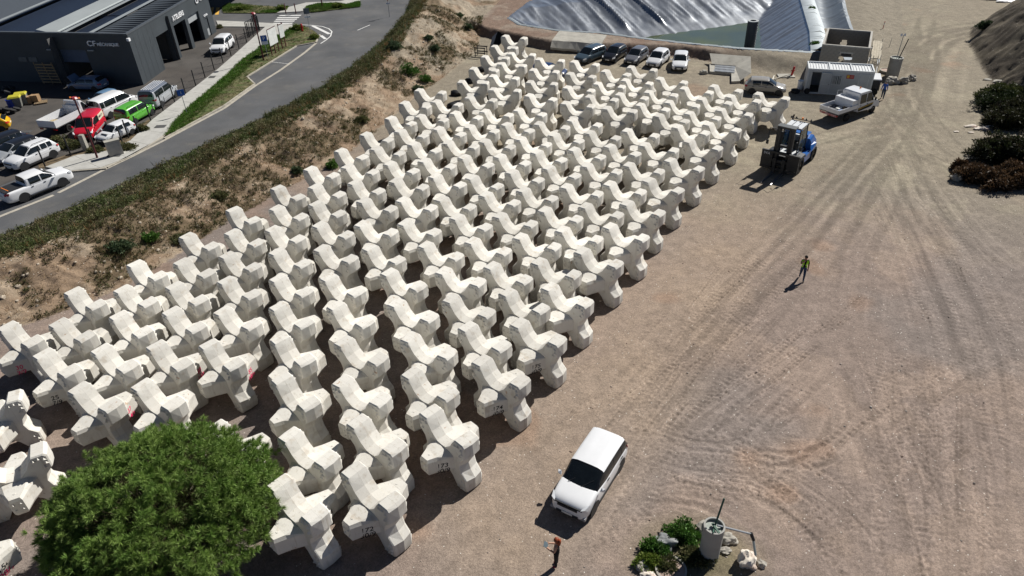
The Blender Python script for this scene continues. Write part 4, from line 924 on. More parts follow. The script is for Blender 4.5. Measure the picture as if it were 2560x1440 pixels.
# workshop car park
Z1 = ZR+.006
g = 'vehicles at the workshop'
loc, yaw = by_wheels((564.8, 136), (586, 116.4), 1.84, 2.69, 1, Z1)
car('parked_suv', 'white SUV standing outside the open workshop doors', loc, yaw, 4.52, 1.84, 1.70, white_p, hood=1.1, belt=1.08, cowl=1.08, hoodf=.9, wr=.35, wbase=2.69, sidewin=3, group=g)
loc, yaw = by_wheels((68, 425), (134.7, 395.8), 1.82, 2.67, 1, Z1)
dus = car('parked_suv', 'white SUV with black roof rails parked by the dry bushes', loc, yaw, 4.31, 1.82, 1.66, white_p, hood=1.15, belt=1.07, cowl=1.08, hoodf=.92, wr=.36, wbase=2.67, rails=blackpl, sidewin=3, rims=darkrim, clad=True, group=g)
dv = Vector((cos(yaw), sin(yaw), 0)); nv_ = Vector((-dv.y, dv.x, 0))
for k, (nm, lab, pm, L_) in enumerate((('parked_car', 'silver car with black roof parked beside the white SUV with roof rails', paint('silver', (.36, .38, .40)), 4.3), ('parked_car', 'dark car mostly outside the frame beside the silver black-roofed car', paint('navy', (.015, .02, .04)), 4.2))):
    c = Vector(loc)-nv_*(2.55*(k+1))-dv*(.4+.4*k)
    car(nm, lab, c, yaw, L_, 1.78, 1.45, pm, group=g, roofm=paint('black', (.012, .013, .016)), sidewin=3)
loc, yaw = by_wheels((184, 229), (240, 230), 1.72, 2.6, 1, Z1)
car('parked_car', 'blue-grey hatchback with its bonnet raised in the workshop shadow', loc, yaw, 4.15, 1.75, 1.45, paint('blue_grey', (.13, .19, .29)), open_hood=True, wbase=2.6, group=g)
loc, yaw = by_wheels((440.7, 243), (407.7, 268), 1.90, 3.0, -1, Z1)
van = car('panel_van', 'silver panel van with pale stripes along its dark roof', loc, yaw, 4.9, 1.92, 1.98, paint('silver', (.36, .38, .40)), hood=.95, cowl=1.22, hoodf=1.02, belt=1.18, wbase=3.0, wr=.34, rear=.04, rtop=.18, wtop=.75, sidewin=2, roof_w=.84, roofm=mat('van_roof', (.07, .09, .13), .4), group=g, cat='van')
st = MB()
for y in (-.5, -.25, 0, .25, .5): st.box((-.55, y, 1.985), (2.9, .05, .03))
st.build('roof_strips', white_p, van)
a, b = px(262, 300, Z1), px(341, 263, Z1); d = b-a; yaw = math.atan2(d.y, d.x); n = Vector((-d.y, d.x, 0)).normalized(); c = (a+b)/2+n*.55
tv = car('panel_van', 'white minibus with long dark side windows behind the green car', (c.x, c.y, Z1), yaw, 4.9, 1.92, 1.97, white_p, hood=.85, cowl=1.2, hoodf=1.0, belt=1.15, wbase=3.1, wr=.34, rear=.04, rtop=.14, wtop=.78, sidewin=3, roof_w=.86, group=g, cat='van')
bc = c+n*2.3-Vector((d.x, d.y, 0)).normalized()*-.9
car('parked_car', 'small blue car showing only its roof behind the white minibus', (bc.x, bc.y, Z1), yaw+pi, 3.8, 1.65, 1.5, paint('sky_blue', (.13, .24, .38)), group=g)
loc, yaw = by_wheels((379, 290), (344.5, 309), 1.72, 2.51, -1, Z1)
car('parked_car', 'bright green small MPV with roof rails beside the path fence', loc, yaw, 3.96, 1.72, 1.74, paint('lime_green', (.10, .42, .04)), hood=.85, cowl=1.08, hoodf=.9, belt=1.04, wbase=2.51, wr=.31, rear=.05, rtop=.25, wtop=.6, rails=blackpl, roof_w=.82, group=g)
loc, yaw = by_wheels((237.5, 354), (270, 314), 1.83, 2.7, 1, Z1)
rv = car('delivery_van', 'red delivery van with a cream advertising panel on its side', loc, yaw, 4.2, 1.83, 1.82, paint('red', (.50, .012, .03)), hood=.95, cowl=1.12, hoodf=.92, belt=1.08, wbase=2.7, wr=.32, rear=.04, rtop=.10, wtop=.75, sidewin=1, rearglass=False, roof_w=.86, group=g, cat='van')
pn = MB(); pn.box((-1.05, .872, 1.36), (1.35, .02, .52)); pnl = pn.build('advert_panel', mat('cream_panel', (.66, .62, .46), .6), rv)
pnl.rotation_euler = (0, 0, 0); letters('DIMECA', .28, (-.95, .888, 1.36), pi, mat('advert_ink', (.12, .06, .08), .7), rv, .004)
MB().box((.0, .93, .55), (2.4, .03, .14)).build('side_strip', mat('grey_trim', (.25, .25, .26), .4), rv)
loc, yaw = by_wheels((287, 358), (327, 339.5), 1.58, 2.38, 1, Z1)
oc = car('parked_car', 'small old boxy white hatchback beside the red delivery van', loc, yaw, 3.6, 1.58, 1.38, white_p, hood=1.05, cowl=.92, hoodf=.74, belt=.90, wbase=2.38, wr=.28, rear=.08, rtop=.4, wtop=.6, group=g)
MB().box((1.25, .2, .905), (.12, .75, .02)).build('bonnet_vent', blackpl, oc)
# yellow car at the frame edge
a = px(-28, 330, Z1); car('parked_car', 'yellow car cut off by the frame on the workshop asphalt', (a.x, a.y, Z1), rad(205), 4.1, 1.75, 1.4, paint('yellow', (.72, .42, .01)), group=g, rims=darkrim)
# car seen inside the workshop
a = Vector(Wp(lenR*.555, 0, -3.2)); car('parked_car', 'white car inside the workshop behind the middle door', (a.x, a.y, Z1), rz_R+rad(-70), 4.0, 1.7, 1.45, white_p, group=g)
# white pickup on the road
loc, yaw = by_wheels((159.7, 466.7), (68, 504), 1.80, 3.0, -1, Z1)
pk = car('pickup_truck', 'white double-cab pickup with dark load cover parked in the roadside bay', loc, yaw, 5.3, 1.82, 1.78, white_p, hood=1.35, cowl=1.18, hoodf=1.02, belt=1.12, wbase=3.0, wr=.38, rear=1.65, rtop=1.75, wtop=.8, sidewin=2, roof_w=.78, clad=True, group=g, cat='truck')
MB().box((-1.85, 0, 1.16), (1.45, 1.42, .05)).build('load_cover', blackpl, pk); MB().box((-2.2, 0, 1.19), (.06, 1.1, .02)).build('cover_strap', amber, pk)
for sd in (1, -1): MB().box((0, sd*.93, .36), (1.9, .12, .05)).build('side_step', blackpl, pk)

def dropside(name, label, loc, yaw, L, W, H, wbase, cab_l, bed_h, bed_z, doublecab, cat='truck', parts=None):
    """light truck: short-nosed cab, flat bed with drop sides"""
    t = thing(name, label, cat, loc, yaw); h2, w2 = L/2, W/2; fx = h2-cab_l
    prof = [(h2, .55), (h2-.04, .95), (h2-.35, 1.18), (h2-.95, 1.32), (h2-1.55, H-.08), (h2-1.75, H), (fx+.08, H-.02), (fx, H-.1), (fx, .6), (h2-.6, .45)]
    secs = []
    for k, z_ in ((-1, 0), (-.96, 1), (.96, 1), (1, 0)):
        cx = (h2+fx)/2; secs.append([(cx+(x-cx)*(1 if z_ else .985), k*w2*(1-.10*max(0, (z-1.3)/(H-1.3))), z if z_ else .5+(z-.5)*.985) for x, z in prof])
    loft('cab', secs, white_p, t, 35)
    ws_ = [Vector((h2-.95, -w2*.9, 1.34)), Vector((h2-.95, w2*.9, 1.34)), Vector((h2-1.55, w2*.84, H-.1)), Vector((h2-1.55, -w2*.84, H-.1))]
    pane('windscreen', ws_, (.04, .96, .06, .94), glass, t, .015)
    for sd in (1, -1):
        y0, y1 = sd*w2*1.002, sd*w2*.925
        def sw(x0, x1, x2, x3):
            q = [Vector((x0, y0, 1.30)), Vector((x1, y0, 1.30)), Vector((x2, y1, H-.22)), Vector((x3, y1, H-.22))]
            pane('side_window', q if sd < 0 else [q[1], q[0], q[3], q[2]], (0, 1, .02, 1), glass, t, .012)
        sw(fx+(1.15 if doublecab else .2), h2-1.05, h2-1.5, fx+(1.15 if doublecab else .2))
        if doublecab: sw(fx+.2, fx+1.0, fx+1.0, fx+.2)
        MB().hull([(h2-1.0, sd*(w2+.02), 1.3), (h2-1.0, sd*(w2+.22), 1.32), (h2-.92, sd*(w2+.2), 1.32), (h2-1.0, sd*(w2+.22), 1.62), (h2-1.0, sd*(w2+.08), 1.62), (h2-.92, sd*(w2+.2), 1.6)]).build('mirror', blackpl, t)
        MB().box((h2-.12, sd*w2*.75, .85), (.2, .35, .2)).build('headlight', lampm, t)
        MB().box((-h2+.04, sd*w2*.78, bed_z-.16), (.08, .35, .12)).build('taillight', redl, t)
        for wx in (wbase/2+.35, -wbase/2+.35): wheel(t, wx, sd*(w2*.90), .35, .24, darkrim, sd)
        for hx in ((fx+1.2, fx+.2) if doublecab else (fx+.3,)): MB().box((hx+.1, sd*(w2+.01), 1.12), (.18, .03, .04)).build('door_handle', blackpl, t)
    MB().box((h2+.0, 0, .85), (.06, w2*1.1, .2)).build('grille', blackpl, t); MB().box((h2-.02, 0, .55), (.12, W*.98, .25)).build('bumper', mat('grey_trim', (.25, .25, .26), .4), t)
    MB().box((-.1, 0, .55), (L*.8, .7, .2)).build('chassis', blackpl, t)
    bl = fx-.15+h2; bc_ = (-h2+fx-.15)/2; bw = W*1.03
    MB().box((bc_, 0, bed_z), (bl, bw, .08)).build('bed_floor', mat('bed_floor', (.10, .10, .11), .7, var=.3, scale=4), t)
    for nm, c_, d_ in (('side_board', (bc_, bw/2-.02, bed_z+.04+bed_h/2), (bl, .04, bed_h)), ('side_board', (bc_, -bw/2+.02, bed_z+.04+bed_h/2), (bl, .04, bed_h)),
                       ('tailboard', (-h2+.02, 0, bed_z+.04+bed_h/2), (.04, bw-.085, bed_h)), ('headboard', (fx-.17, 0, bed_z+.04+.45), (.05, bw-.09, .9))):
        MB().box(c_, d_).build(nm, white_p, t)
    return t, fx, bc_, bl, bw
loc, yaw = by_wheels((2179.4, 280.6), (2111, 304), 1.95, 3.665, -1)
c = Vector(loc)+Vector((cos(yaw), sin(yaw), 0))*-.3
tk, fx, bc_, bl, bw = dropside('dropside_truck', 'white double-cab dropside truck with a yellow side stripe by the site cabin', (c.x, c.y, 0), yaw, 5.95, 1.98, 2.35, 3.665, 3.15, .36, .95, True)
MB().box((fx-.55, 0, 1.42), (.60, bw-.12, .8)).build('toolbox', white_p, tk)
ym = mat('yellow_stripe', (.62, .42, .02), .5)
for sd in (1, -1):
    MB().add([(fx+.05, sd*1.0, .80), (2.0, sd*1.0, .98), (2.0, sd*1.0, 1.08), (fx+.05, sd*1.0, .94)], [(0, 1, 2, 3), (3, 2, 1, 0)]).build('stripe', ym, tk)
    MB().add([(fx+.05, sd*1.0, .62), (1.7, sd*1.0, .74), (2.0, sd*1.0, .96), (fx+.05, sd*1.0, .78)], [(0, 1, 2, 3), (3, 2, 1, 0)]).build('stripe', blackpl, tk)
MB().tube((1.0, 0, 2.35), (1.0, 0, 2.46), .09, .05).build('beacon', amber, tk)
MB().path([(fx-.85, .85, 1.0), (fx-.85, .85, 2.35), (fx-.85, .1, 2.55), (fx-.85, .1, 1.9)], .025, 6).build('rack', white_p, tk)
for k in range(4): MB().box((-2.6+.45*k, random.uniform(-.6, .6), 1.06), (random.uniform(.3, .7), random.uniform(.15, .4), .12), random.random()).build('load', [blackpl, mat('tool_blue', (.05, .1, .2), .5), platem, mat('timber', (.3, .2, .1), .8)][k], tk)
MB().box((-2.99, .0, .78), (.02, 1.7, .2)).build('warning_board', mat('red_white_board', (.55, .35, .33), .6, col2=(.4, .04, .04), scale=6), tk)
# white tipper in the workshop yard
a, b = px(142, 338, Z1), px(232, 292, Z1); d = b-a; yaw = math.atan2(d.y, d.x); c = (a+b)/2+Vector((-d.y, d.x, 0)).normalized()*.3
tp, fx, bc_, bl, bw = dropside('tipper_truck', 'white single-cab tipper with high open sides behind the red van', (c.x, c.y, Z1), yaw, 5.4, 1.95, 2.2, 3.3, 1.9, .62, .85, False)
MB().rock((-1.7, 0, .98), .6, 3, squash=(1.1, 1, .35)).build('sand_load', mat('sand', (.42, .34, .2), .95, var=.3, scale=8), tp)
for y in (-.5, .5): MB().box((1.4, y, 2.25), (.12, .12, .12)).build('beacon', amber, tp)

# ------------------------------------------------------------------ forklift
f_, r_ = px(1981, 441, 0), px(2033, 393, 0); d = (f_-r_); d.z = 0; d.normalize(); n = Vector((-d.y, d.x, 0)); c = (f_+r_)/2-n*1.15
fk = thing('forklift', 'heavy blue and white forklift with black mast and lowered forks', 'forklift', (c.x, c.y, 0), math.atan2(d.y, d.x)); fk.scale = (1.12, 1.12, 1.12)
blue = paint('forklift_blue', (.015, .11, .38)); blk = mat('mast_black', (.02, .022, .024), .5, var=.15); lt = mat('pale_panel', (.55, .58, .60), .5)
MB().hull([(-2.1, s*.95, z) for s in (1, -1) for z in (.55, 1.35)]+[(-2.55, s*.6, z) for s in (1, -1) for z in (.7, 1.3)]+[(-1.0, s*.95, z) for s in (1, -1) for z in (.5, 1.5)]+[(-1.9, s*.75, 1.75) for s in (1, -1)]+[(-1.0, s*.8, 1.72) for s in (1, -1)]).build('counterweight', blue, fk, 30)
MB().hull([(-1.05, s*.62, z) for s in (1, -1) for z in (1.3, 1.98)]+[(-1.95, s*.55, z) for s in (1, -1) for z in (1.4, 1.9)]).build('engine_cover', blue, fk, 30)
MB().box((.15, 0, .75), (2.5, 1.35, .5)).build('chassis', blk, fk)
for s in (1, -1):
    MB().hull([(-.95, s*.72, .95), (1.0, s*.72, .95), (1.0, s*1.12, .95), (-.9, s*1.12, .95), (-.9, s*1.12, .45), (.55, s*1.12, .45), (-.95, s*.72, .45), (.9, s*.72, .45)]).build('step_box', lt if s < 0 else blue, fk)
    MB().hull([(-1.5, s*1.0, 1.42), (-.85, s*1.0, 1.35), (-.55, s*1.18, .95), (-1.55, s*1.18, 1.0), (-1.5, s*1.18, 1.38)]).build('rear_fender', blue, fk)
    MB().hull([(.6, s*.8, 1.28), (1.7, s*.8, 1.30), (1.7, s*1.2, 1.28), (.6, s*1.2, 1.24), (.5, s*1.2, 1.0)]).build('front_fender', blk, fk)
    wheel(fk, 1.25, s*1.0, .62, .46, darkrim, s); wheel(fk, -1.45, s*.98, .55, .40, darkrim, s)
# cab
for s in (1, -1):
    for x0, x1 in ((.85, .70), (-.75, -.60)): MB().tube((x0, s*.62, 1.0), (x1, s*.58, 2.95), .045, n=6).build('cab_pillar', blk, fk)
    pane('cab_window', [Vector((-.7, s*.62, 1.3)), Vector((.8, s*.62, 1.3)), Vector((.66, s*.58, 2.85)), Vector((-.56, s*.58, 2.85))] if s < 0 else [Vector((.8, s*.62, 1.3)), Vector((-.7, s*.62, 1.3)), Vector((-.56, s*.58, 2.85)), Vector((.66, s*.58, 2.85))], (.05, .95, .03, .97), mat('cab_glass', (.05, .07, .07), .1, spec=.6), fk)
for k in range(3): MB().box((.05, -.42+.42*k, 2.99), (1.35, .36, .05)).build('roof_panel', lt, fk)
MB().box((.05, 0, 2.95), (1.5, 1.3, .04)).build('roof_frame', blk, fk)
MB().box((-.35, 0, 1.35), (.55, .55, .5)).build('seat', blk, fk); MB().box((-.6, 0, 1.75), (.15, .5, .6)).build('seat_back', lt, fk); MB().box((.0, 0, 1.02), (1.5, 1.2, .06)).build('cab_floor', lt, fk)
MB().path([(.5, 0, 1.1), (.35, 0, 1.75)], .03).build('steering_column', blk, fk)
lb = MB().tube((-.7, -.75, 3.12), (-.7, .75, 3.12), .03); lb.build('light_bar', blk, fk)
for y in (-.7, -.35, .35, .7): MB().hull([(-.76, y-.08, 3.14), (-.76, y+.08, 3.14), (-.62, y-.06, 3.14), (-.62, y+.06, 3.14), (-.7, y, 3.30)]).build('work_lamp', blk, fk)
MB().tube((-.7, .1, 3.14), (-.7, .1, 3.28), .06).build('beacon', amber, fk)
MB().path([(-1.1, -.72, 1.7), (-1.1, -.72, 3.0), (-1.25, -.72, 3.15)], .06, 10).build('exhaust', mat('rusty_pipe', (.10, .06, .045), .6, metal=.4), fk)
MB().box((-1.02, -.85, 1.45), (.5, .35, .7)).build('filter_box', mat('olive_grey', (.16, .16, .12), .6), fk)
# mast, carriage and forks
for s in (1, -1):
    MB().box((1.95, s*.52, 1.75), (.22, .20, 3.3)).build('mast_rail', blk, fk); MB().box((2.02, s*.36, 1.7), (.16, .12, 3.1)).build('inner_rail', blk, fk)
    MB().tube((1.85, s*.3, .4), (1.85, s*.3, 3.0), .07).build('lift_cylinder', blk, fk)
for z in (.55, 2.0, 3.35): MB().box((1.95, 0, z), (.18, 1.2, .16)).build('mast_crossbar', blk, fk)
MB().box((1.80, 0, 3.42), (.55, 1.30, .06)).build('mast_cover', mat('mast_top', (.07, .08, .085), .55), fk)
for z in (.35, .95, 1.55): MB().box((2.20, 0, z), (.14, 2.7, .16)).build('carriage_bar', blk, fk)
for y in (-1.28, -.75, .75, 1.28): MB().box((2.20, y, .95), (.13, .12, 1.30)).build('carriage_post', blk, fk)
for y in (-.9, .9): MB().box((2.24, y, .95), (.04, .7, 1.0)).build('carriage_plate', blk, fk)
letters('SVA', .26, (2.32, -.95, 1.42), pi/2, lt, fk, .005)
for s in (1, -1):
    MB().box((2.33, s*.32, .62), (.10, .22, 1.1)).build('fork_shank', blk, fk); MB().hull([(2.3, s*.32-.11, .05), (2.3, s*.32+.11, .05), (2.3, s*.32-.11, .16), (2.3, s*.32+.11, .16), (4.25, s*.32-.07, .05), (4.25, s*.32+.07, .05), (4.25, s*.32, .08)]).build('fork', mat('worn_steel', (.16, .16, .165), .4, metal=.6), fk)
for s in (1, -1):
    MB().path([(1.75, s*.75, 3.1), (1.95, s*1.15, 3.15), (2.0, s*1.18, 2.2)], .02, 6).build('mirror_arm', blk, fk); MB().box((2.0, s*1.18, 2.1), (.05, .18, .32)).build('mirror', blk, fk)
# ------------------------------------------------------------------ vegetation
leafm = bpy.data.materials.new('leaf'); leafm.use_nodes = True
_n = leafm.node_tree.nodes; _l = leafm.node_tree.links; _b = _n['Principled BSDF']
_a = _n.new('ShaderNodeAttribute'); _a.attribute_name = 'col'; _l.new(_a.outputs['Color'], _b.inputs['Base Color']); _b.inputs['Roughness'].default_value = .6; _b.inputs['Specular IOR Level'].default_value = .25
_tr = _n.new('ShaderNodeBsdfTranslucent'); _l.new(_a.outputs['Color'], _tr.inputs['Color']); _mx = _n.new('ShaderNodeMixShader'); _mx.inputs[0].default_value = .22
_l.new(_b.outputs[0], _mx.inputs[1]); _l.new(_tr.outputs[0], _mx.inputs[2]); _l.new(_mx.outputs[0], _n['Material Output'].inputs[0])
bark = mat('bark', (.10, .07, .05), .95, var=.3, scale=6, bump=.6, bscale=14)

def blades(P, nb, ln, wd, spread, cols, up=(0, 0, 1), seed=0, bend=.35, jit=.35, rad_=0.0):
    """tapered leaf or blade triangles: nb per point of P, leaning out from `up` by `spread`"""
    r = np.random.default_rng(seed); n = len(P); N = n*nb
    base = np.repeat(np.asarray(P, float), nb, 0); U = np.broadcast_to(np.asarray(up, float), (n, 3)); U = np.repeat(U, nb, 0)
    d = r.normal(0, 1, (N, 3)); d -= (d*U).sum(1, keepdims=True)*U; d /= np.linalg.norm(d, axis=1, keepdims=True)+1e-9
    a = np.abs(r.normal(0, spread, (N, 1))); D = U*np.cos(a)+d*np.sin(a)
    L = ln*(1+jit*r.uniform(-1, 1, (N, 1))); S = np.cross(D, r.normal(0, 1, (N, 3))); S /= np.linalg.norm(S, axis=1, keepdims=True)+1e-9
    w = wd*(1+.4*r.uniform(-1, 1, (N, 1))); b0 = base+d*rad_*r.random((N, 1))
    mid = b0+D*L*.5; tip = b0+D*L+np.array([0, 0, -1.])*L*bend*np.sin(a)
    V = np.stack([b0, mid+S*w, tip, mid-S*w], 1).reshape(-1, 3); F = np.arange(N*4).reshape(-1, 4)
    c = np.repeat(np.asarray(cols, float), nb, 0)*(1+.25*r.uniform(-1, 1, (N, 1))); return V, F, np.repeat(c, 4, 0)
def pick(cols, n, r): cols = np.array(cols); i = r.integers(0, len(cols), n); j = r.integers(0, len(cols), n); t = r.random((n, 1)); return cols[i]*(1-t)+cols[j]*t
class Veg:
    def __init__(s): s.V = []; s.F = []; s.C = []; s.n = 0
    def add(s, V, F, C_): s.V.append(V); s.F.append(F+s.n); s.C.append(C_); s.n += len(V)
    def build(s, name, parent=None): return link(name, np_mesh(name, np.vstack(s.V), np.vstack(s.F), leafm, np.clip(np.vstack(s.C), 0, 1)), parent)
def scatter_band(A, B, n, r, zoff=0.0):
    """random points between two polylines (lists of xy), on the terrain"""
    A, B = resample(A, 400), resample(B, 400); i = r.integers(0, 400, n); t = r.random((n, 1)); p = A[i]*(1-t)+B[i]*t+r.normal(0, .12, (n, 2))
    return np.array([(x, y, zat(x, y)+zoff) for x, y in p]), t[:, 0]

# weeds along the road edge
r = np.random.default_rng(21)
near_e = poly([(-20, 596), (220, 498), (400, 413), (560, 338), (700, 271), (810, 218), (900, 150), (960, 98), (1012, 38), (1040, -25)])
low_e = [p[:2] for p in pxs([(-20, 668), (200, 597), (430, 474), (640, 354), (800, 272), (930, 185), (1000, 140)], 1.6)]+[p[:2] for p in pxs([(1040, 60), (1085, -25)], 2.8)]
P, tt = scatter_band(near_e, low_e, 9000, r)
nz = fbm(P[:, 0]*.45, P[:, 1]*.45, 3); nzb = fbm(P[:, 0]*1.3+9, P[:, 1]*1.3, 3); big = Veg()
hgt = np.clip((nz-.25)*2.2+(nzb-.4)*1.2, .06, 1.1)*np.where((tt < .12) | (tt > .9), .35, 1)
mixk = np.clip(nzb*2.4-.7, 0, 1)[:, None]
cg = (pick([(.09, .125, .04), (.07, .105, .03), (.11, .135, .05)], len(P), r)*(1-mixk)+pick([(.15, .125, .06), (.13, .12, .055), (.18, .14, .075)], len(P), r)*mixk)*r.uniform(.75, 1.25, (len(P), 1))
for lv in range(3):
    Q = P.copy(); Q[:, 2] += hgt*r.random(len(P))*.85; Q[:, :2] += r.normal(0, .12, (len(P), 2))
    big.add(*blades(Q, 6, .17, .026, 1.25, cg, seed=2+lv, rad_=.14))
i2 = (r.random(len(P)) < .12) & (hgt > .3); big.add(*blades(P[i2], 7, .75, .022, .35, cg[i2]*1.1, seed=8, rad_=.15))
i3 = (r.random(len(P)) < .10) & (tt > .55); big.add(*blades(P[i3], 9, .5, .02, .5, pick([(.22, .12, .05), (.26, .18, .08)], i3.sum(), r), seed=4))
tag(big.build('roadside_weeds'), 'tangle of grey-green weeds along the road edge', 'weeds', kind='stuff')
# dry grass and low scrub on the bank
toe_e = TOE[1:14]; rid_e = RIDGE[1:10]
P, tt = scatter_band(rid_e, toe_e, 9000, r)
nz = fbm(P[:, 0]*.42+20, P[:, 1]*.42+11, 4); nz2 = fbm(P[:, 0]*.9, P[:, 1]*.9, 3)
sv = Veg(); k = (nz+.3*nz2 > .61)
sv.add(*blades(P[k], 8, .26, .02, .75, pick([(.05, .065, .02), (.08, .085, .03), (.06, .07, .03), (.11, .085, .04)], k.sum(), r)*(.5+nz[k])[:, None], seed=5, rad_=.12))
k = (r.random(len(P)) < .30); sv.add(*blades(P[k], 7, .28, .012, .8, pick([(.30, .21, .11), (.24, .16, .08), (.35, .27, .15), (.20, .12, .06)], k.sum(), r), seed=6, rad_=.15))
tag(sv.build('bank_scrub'), 'dry grass and low scrub on the earth bank', 'scrub', kind='stuff')
# stones on the bank
st = MB(); P, tt = scatter_band(rid_e, toe_e, 700, r)
for i, p in enumerate(P): st.rock((p[0], p[1], p[2]+.0), abs(r.normal(.05, .05))+.025, i, sub=1)
tag(st.build('bank_stones', mat('pale_stone', (.42, .36, .28), .9, var=.25, scale=3)), 'pale stones scattered over the earth bank', 'stones', kind='stuff')
# verge grass
def fill(pp, n, z, r):
    Q = poly(pp); A = np.array(Q); lo, hi = A.min(0), A.max(0); p = r.uniform(lo, hi, (n*4, 2)); ok = inpoly(p[:, 0], p[:, 1], Q); p = p[ok][:n]; return np.column_stack([p, np.full(len(p), z)])
vg = Veg()
for k_, (pp, n) in enumerate(((V1, 5200), (V2, 2600), (V3, 2600))):
    P = fill(pp, n, ZR+.10, r); q = poly(pp[:8]) if k_ == 0 else poly(pp); dd = pdist(P[:, 0], P[:, 1], q)
    lush = np.clip(1.3-dd/2.2, 0, 1) if k_ == 0 else np.clip(fbm(P[:, 0]*.3, P[:, 1]*.3, 3)*2-.3, 0, 1)
    c_ = np.array([.115, .115, .04])*(1-lush[:, None])+np.array([.085, .185, .025])*lush[:, None]
    kp = r.random(len(P)) < .35+.65*lush; vg.add(*blades(P[kp], 9, .10, .012, .5, c_[kp]*r.uniform(.7, 1.3, (kp.sum(), 1)), seed=30+k_, rad_=.16))
    hi_ = lush > .55; vg.add(*blades(P[hi_], 10, .20, .016, .6, c_[hi_]*r.uniform(.7, 1.3, (hi_.sum(), 1)), seed=40+k_, rad_=.2))
tag(vg.build('verge_grass'), 'green grass growing on the verges by the footpath', 'grass', kind='stuff')

def bush(name, label, c, R, n, cols, leaf=.12, wd=.05, seed=0, group=None, stems=5, cat='bush', upright=.0, dense=9):
    """bush: stems and leaf clumps spread through an uneven volume"""
    r = np.random.default_rng(seed); t = thing(name, label, cat, c, 0, group)
    u = r.normal(0, 1, (n, 3)); u /= np.linalg.norm(u, axis=1)[:, None]; u[:, 2] = np.abs(u[:, 2]); rr = r.random(n)**.4
    lump = np.array([.72+.5*mnoise.noise(Vector(v)*2.2+Vector((seed, 0, 0))) for v in u])
    P = u*np.array(R)*(rr*lump)[:, None]; P[:, 2] += .05
    ups = u*.9+np.array([0, 0, .6+upright]); ups /= np.linalg.norm(ups, axis=1)[:, None]
    cc = pick(cols, n, r)*(1.0 if name == 'brush' else 1.45)
    v = Veg(); v.add(*blades(P, dense, leaf*1.6, wd, .8, cc, ups, seed, rad_=leaf)); v.build('foliage', t)
    mb = MB()
    for k in range(stems): q = P[r.integers(0, n)]; mb.tube((0, 0, -.1), tuple(q*.8), .03*max(R), .008, 5)
    mb.build('stems', bark, t); return t
G1 = [(.05, .12, .02), (.08, .15, .03), (.035, .08, .015)]; G2 = [(.06, .075, .03), (.09, .095, .04), (.12, .11, .05)]; G3 = [(.04, .065, .03), (.07, .09, .045), (.05, .08, .04)]
# green shrubs on the bank, each by its pixel
for k, (x, y, R, cs, lab) in enumerate([
        (372, 586, (.75, .6, .45), G1, 'small bright green bush low on the stony bank'), (833, 418, (.7, .6, .7), G1, 'broad-leaved green bush on the bank behind the front row of blocks'),
        (744, 432, (.6, .5, .6), G3, 'dark green clump on the bank beside the broad-leaved bush'), (1022, 165, (1.3, 1.1, 1.5), G1, 'tall pale green reed clump at the bend of the bank'),
        (990, 140, (1.2, 1.0, 1.3), G3, 'tall grey-green weed clump beside the reed clump on the bank'), (1065, 205, (.9, .8, 1.0), G1, 'green weed clump at the foot of the gravel mound'),
        (1085, 110, (.8, .7, .6), G3, 'low grey-green plant on the gravel mound'), (1070, 92, (.7, .6, .5), G3, 'small grey-green plant near the top of the gravel mound'),
        (1170, 72, (.8, .6, .7), G3, 'dark round bush on the sandy slope beside the brown terrace'), (1148, 42, (.7, .6, .5), G3, 'small dark bush high on the sandy slope'),
        (1045, 225, (.7, .6, .5), G3, 'low green clump where the bank meets the yard'), (450, 590, (1.1, .8, .4), G2, 'olive scrub patch low on the bank'), (300, 620, (1.3, .9, .45), G3, 'dark scrub patch on the bare bank'),
        (540, 470, (1.0, .8, .45), G2, 'olive scrub patch halfway up the bank'), (905, 300, (1.0, .8, .5), G2, 'olive scrub patch behind the middle rows of blocks'), (640, 560, (.9, .6, .5), G3, 'dark scrub patch touching the front blocks')]):
    p = gp(x, y); bush('shrub', lab, p, R, int(90+170*R[0]), cs, .10, .03, 100+k, 'shrubs on the bank')
# bushes by the workshop fence
for k, (x, y, R, lab) in enumerate([(355, 322, (.9, .5, .75), 'olive bush between the fence and the green car'), (318, 368, (1.1, .8, .6), 'sprawling dry bush beside the concrete cabinet'), (180, 362, (1.6, .8, .8), 'dry brown-green bush behind the low concrete post'), (145, 352, (1.1, .7, .8), 'dry bush behind the white SUV with roof rails'), (240, 374, (.9, .6, .5), 'low dry bush between the post and the concrete cabinet'), (550, 64, (.4, .4, .4), 'small weed at the workshop wall corner')]):
    p = px(x, y+6, Z1); bush('shrub', lab, p, R, int(120+150*R[0]), G2, .11, .03, 140+k, 'bushes along the workshop fence', 9)
for k, (x, y, R, lab) in enumerate([(745, 70, (1.2, .7, .7), 'yellow-green bush behind the fire hydrant'), (786, 92, (.7, .6, .5), 'small yellow-green bush at the traffic island tip'), (705, 20, (1.0, .7, .8), 'rounded shrub on the far verge'), (845, 14, (1.2, .8, .7), 'green shrub on the far verge beside the path'), (600, 20, (1.8, .8, .6), 'wide green shrub on the verge opposite the workshop')]):
    p = px(x, y+4, ZR+.1); bush('shrub', lab, p, R, int(120+150*R[0]), [(.11, .15, .03), (.14, .16, .04), (.07, .11, .02)], .12, .03, 150+k, 'shrubs on the verges')
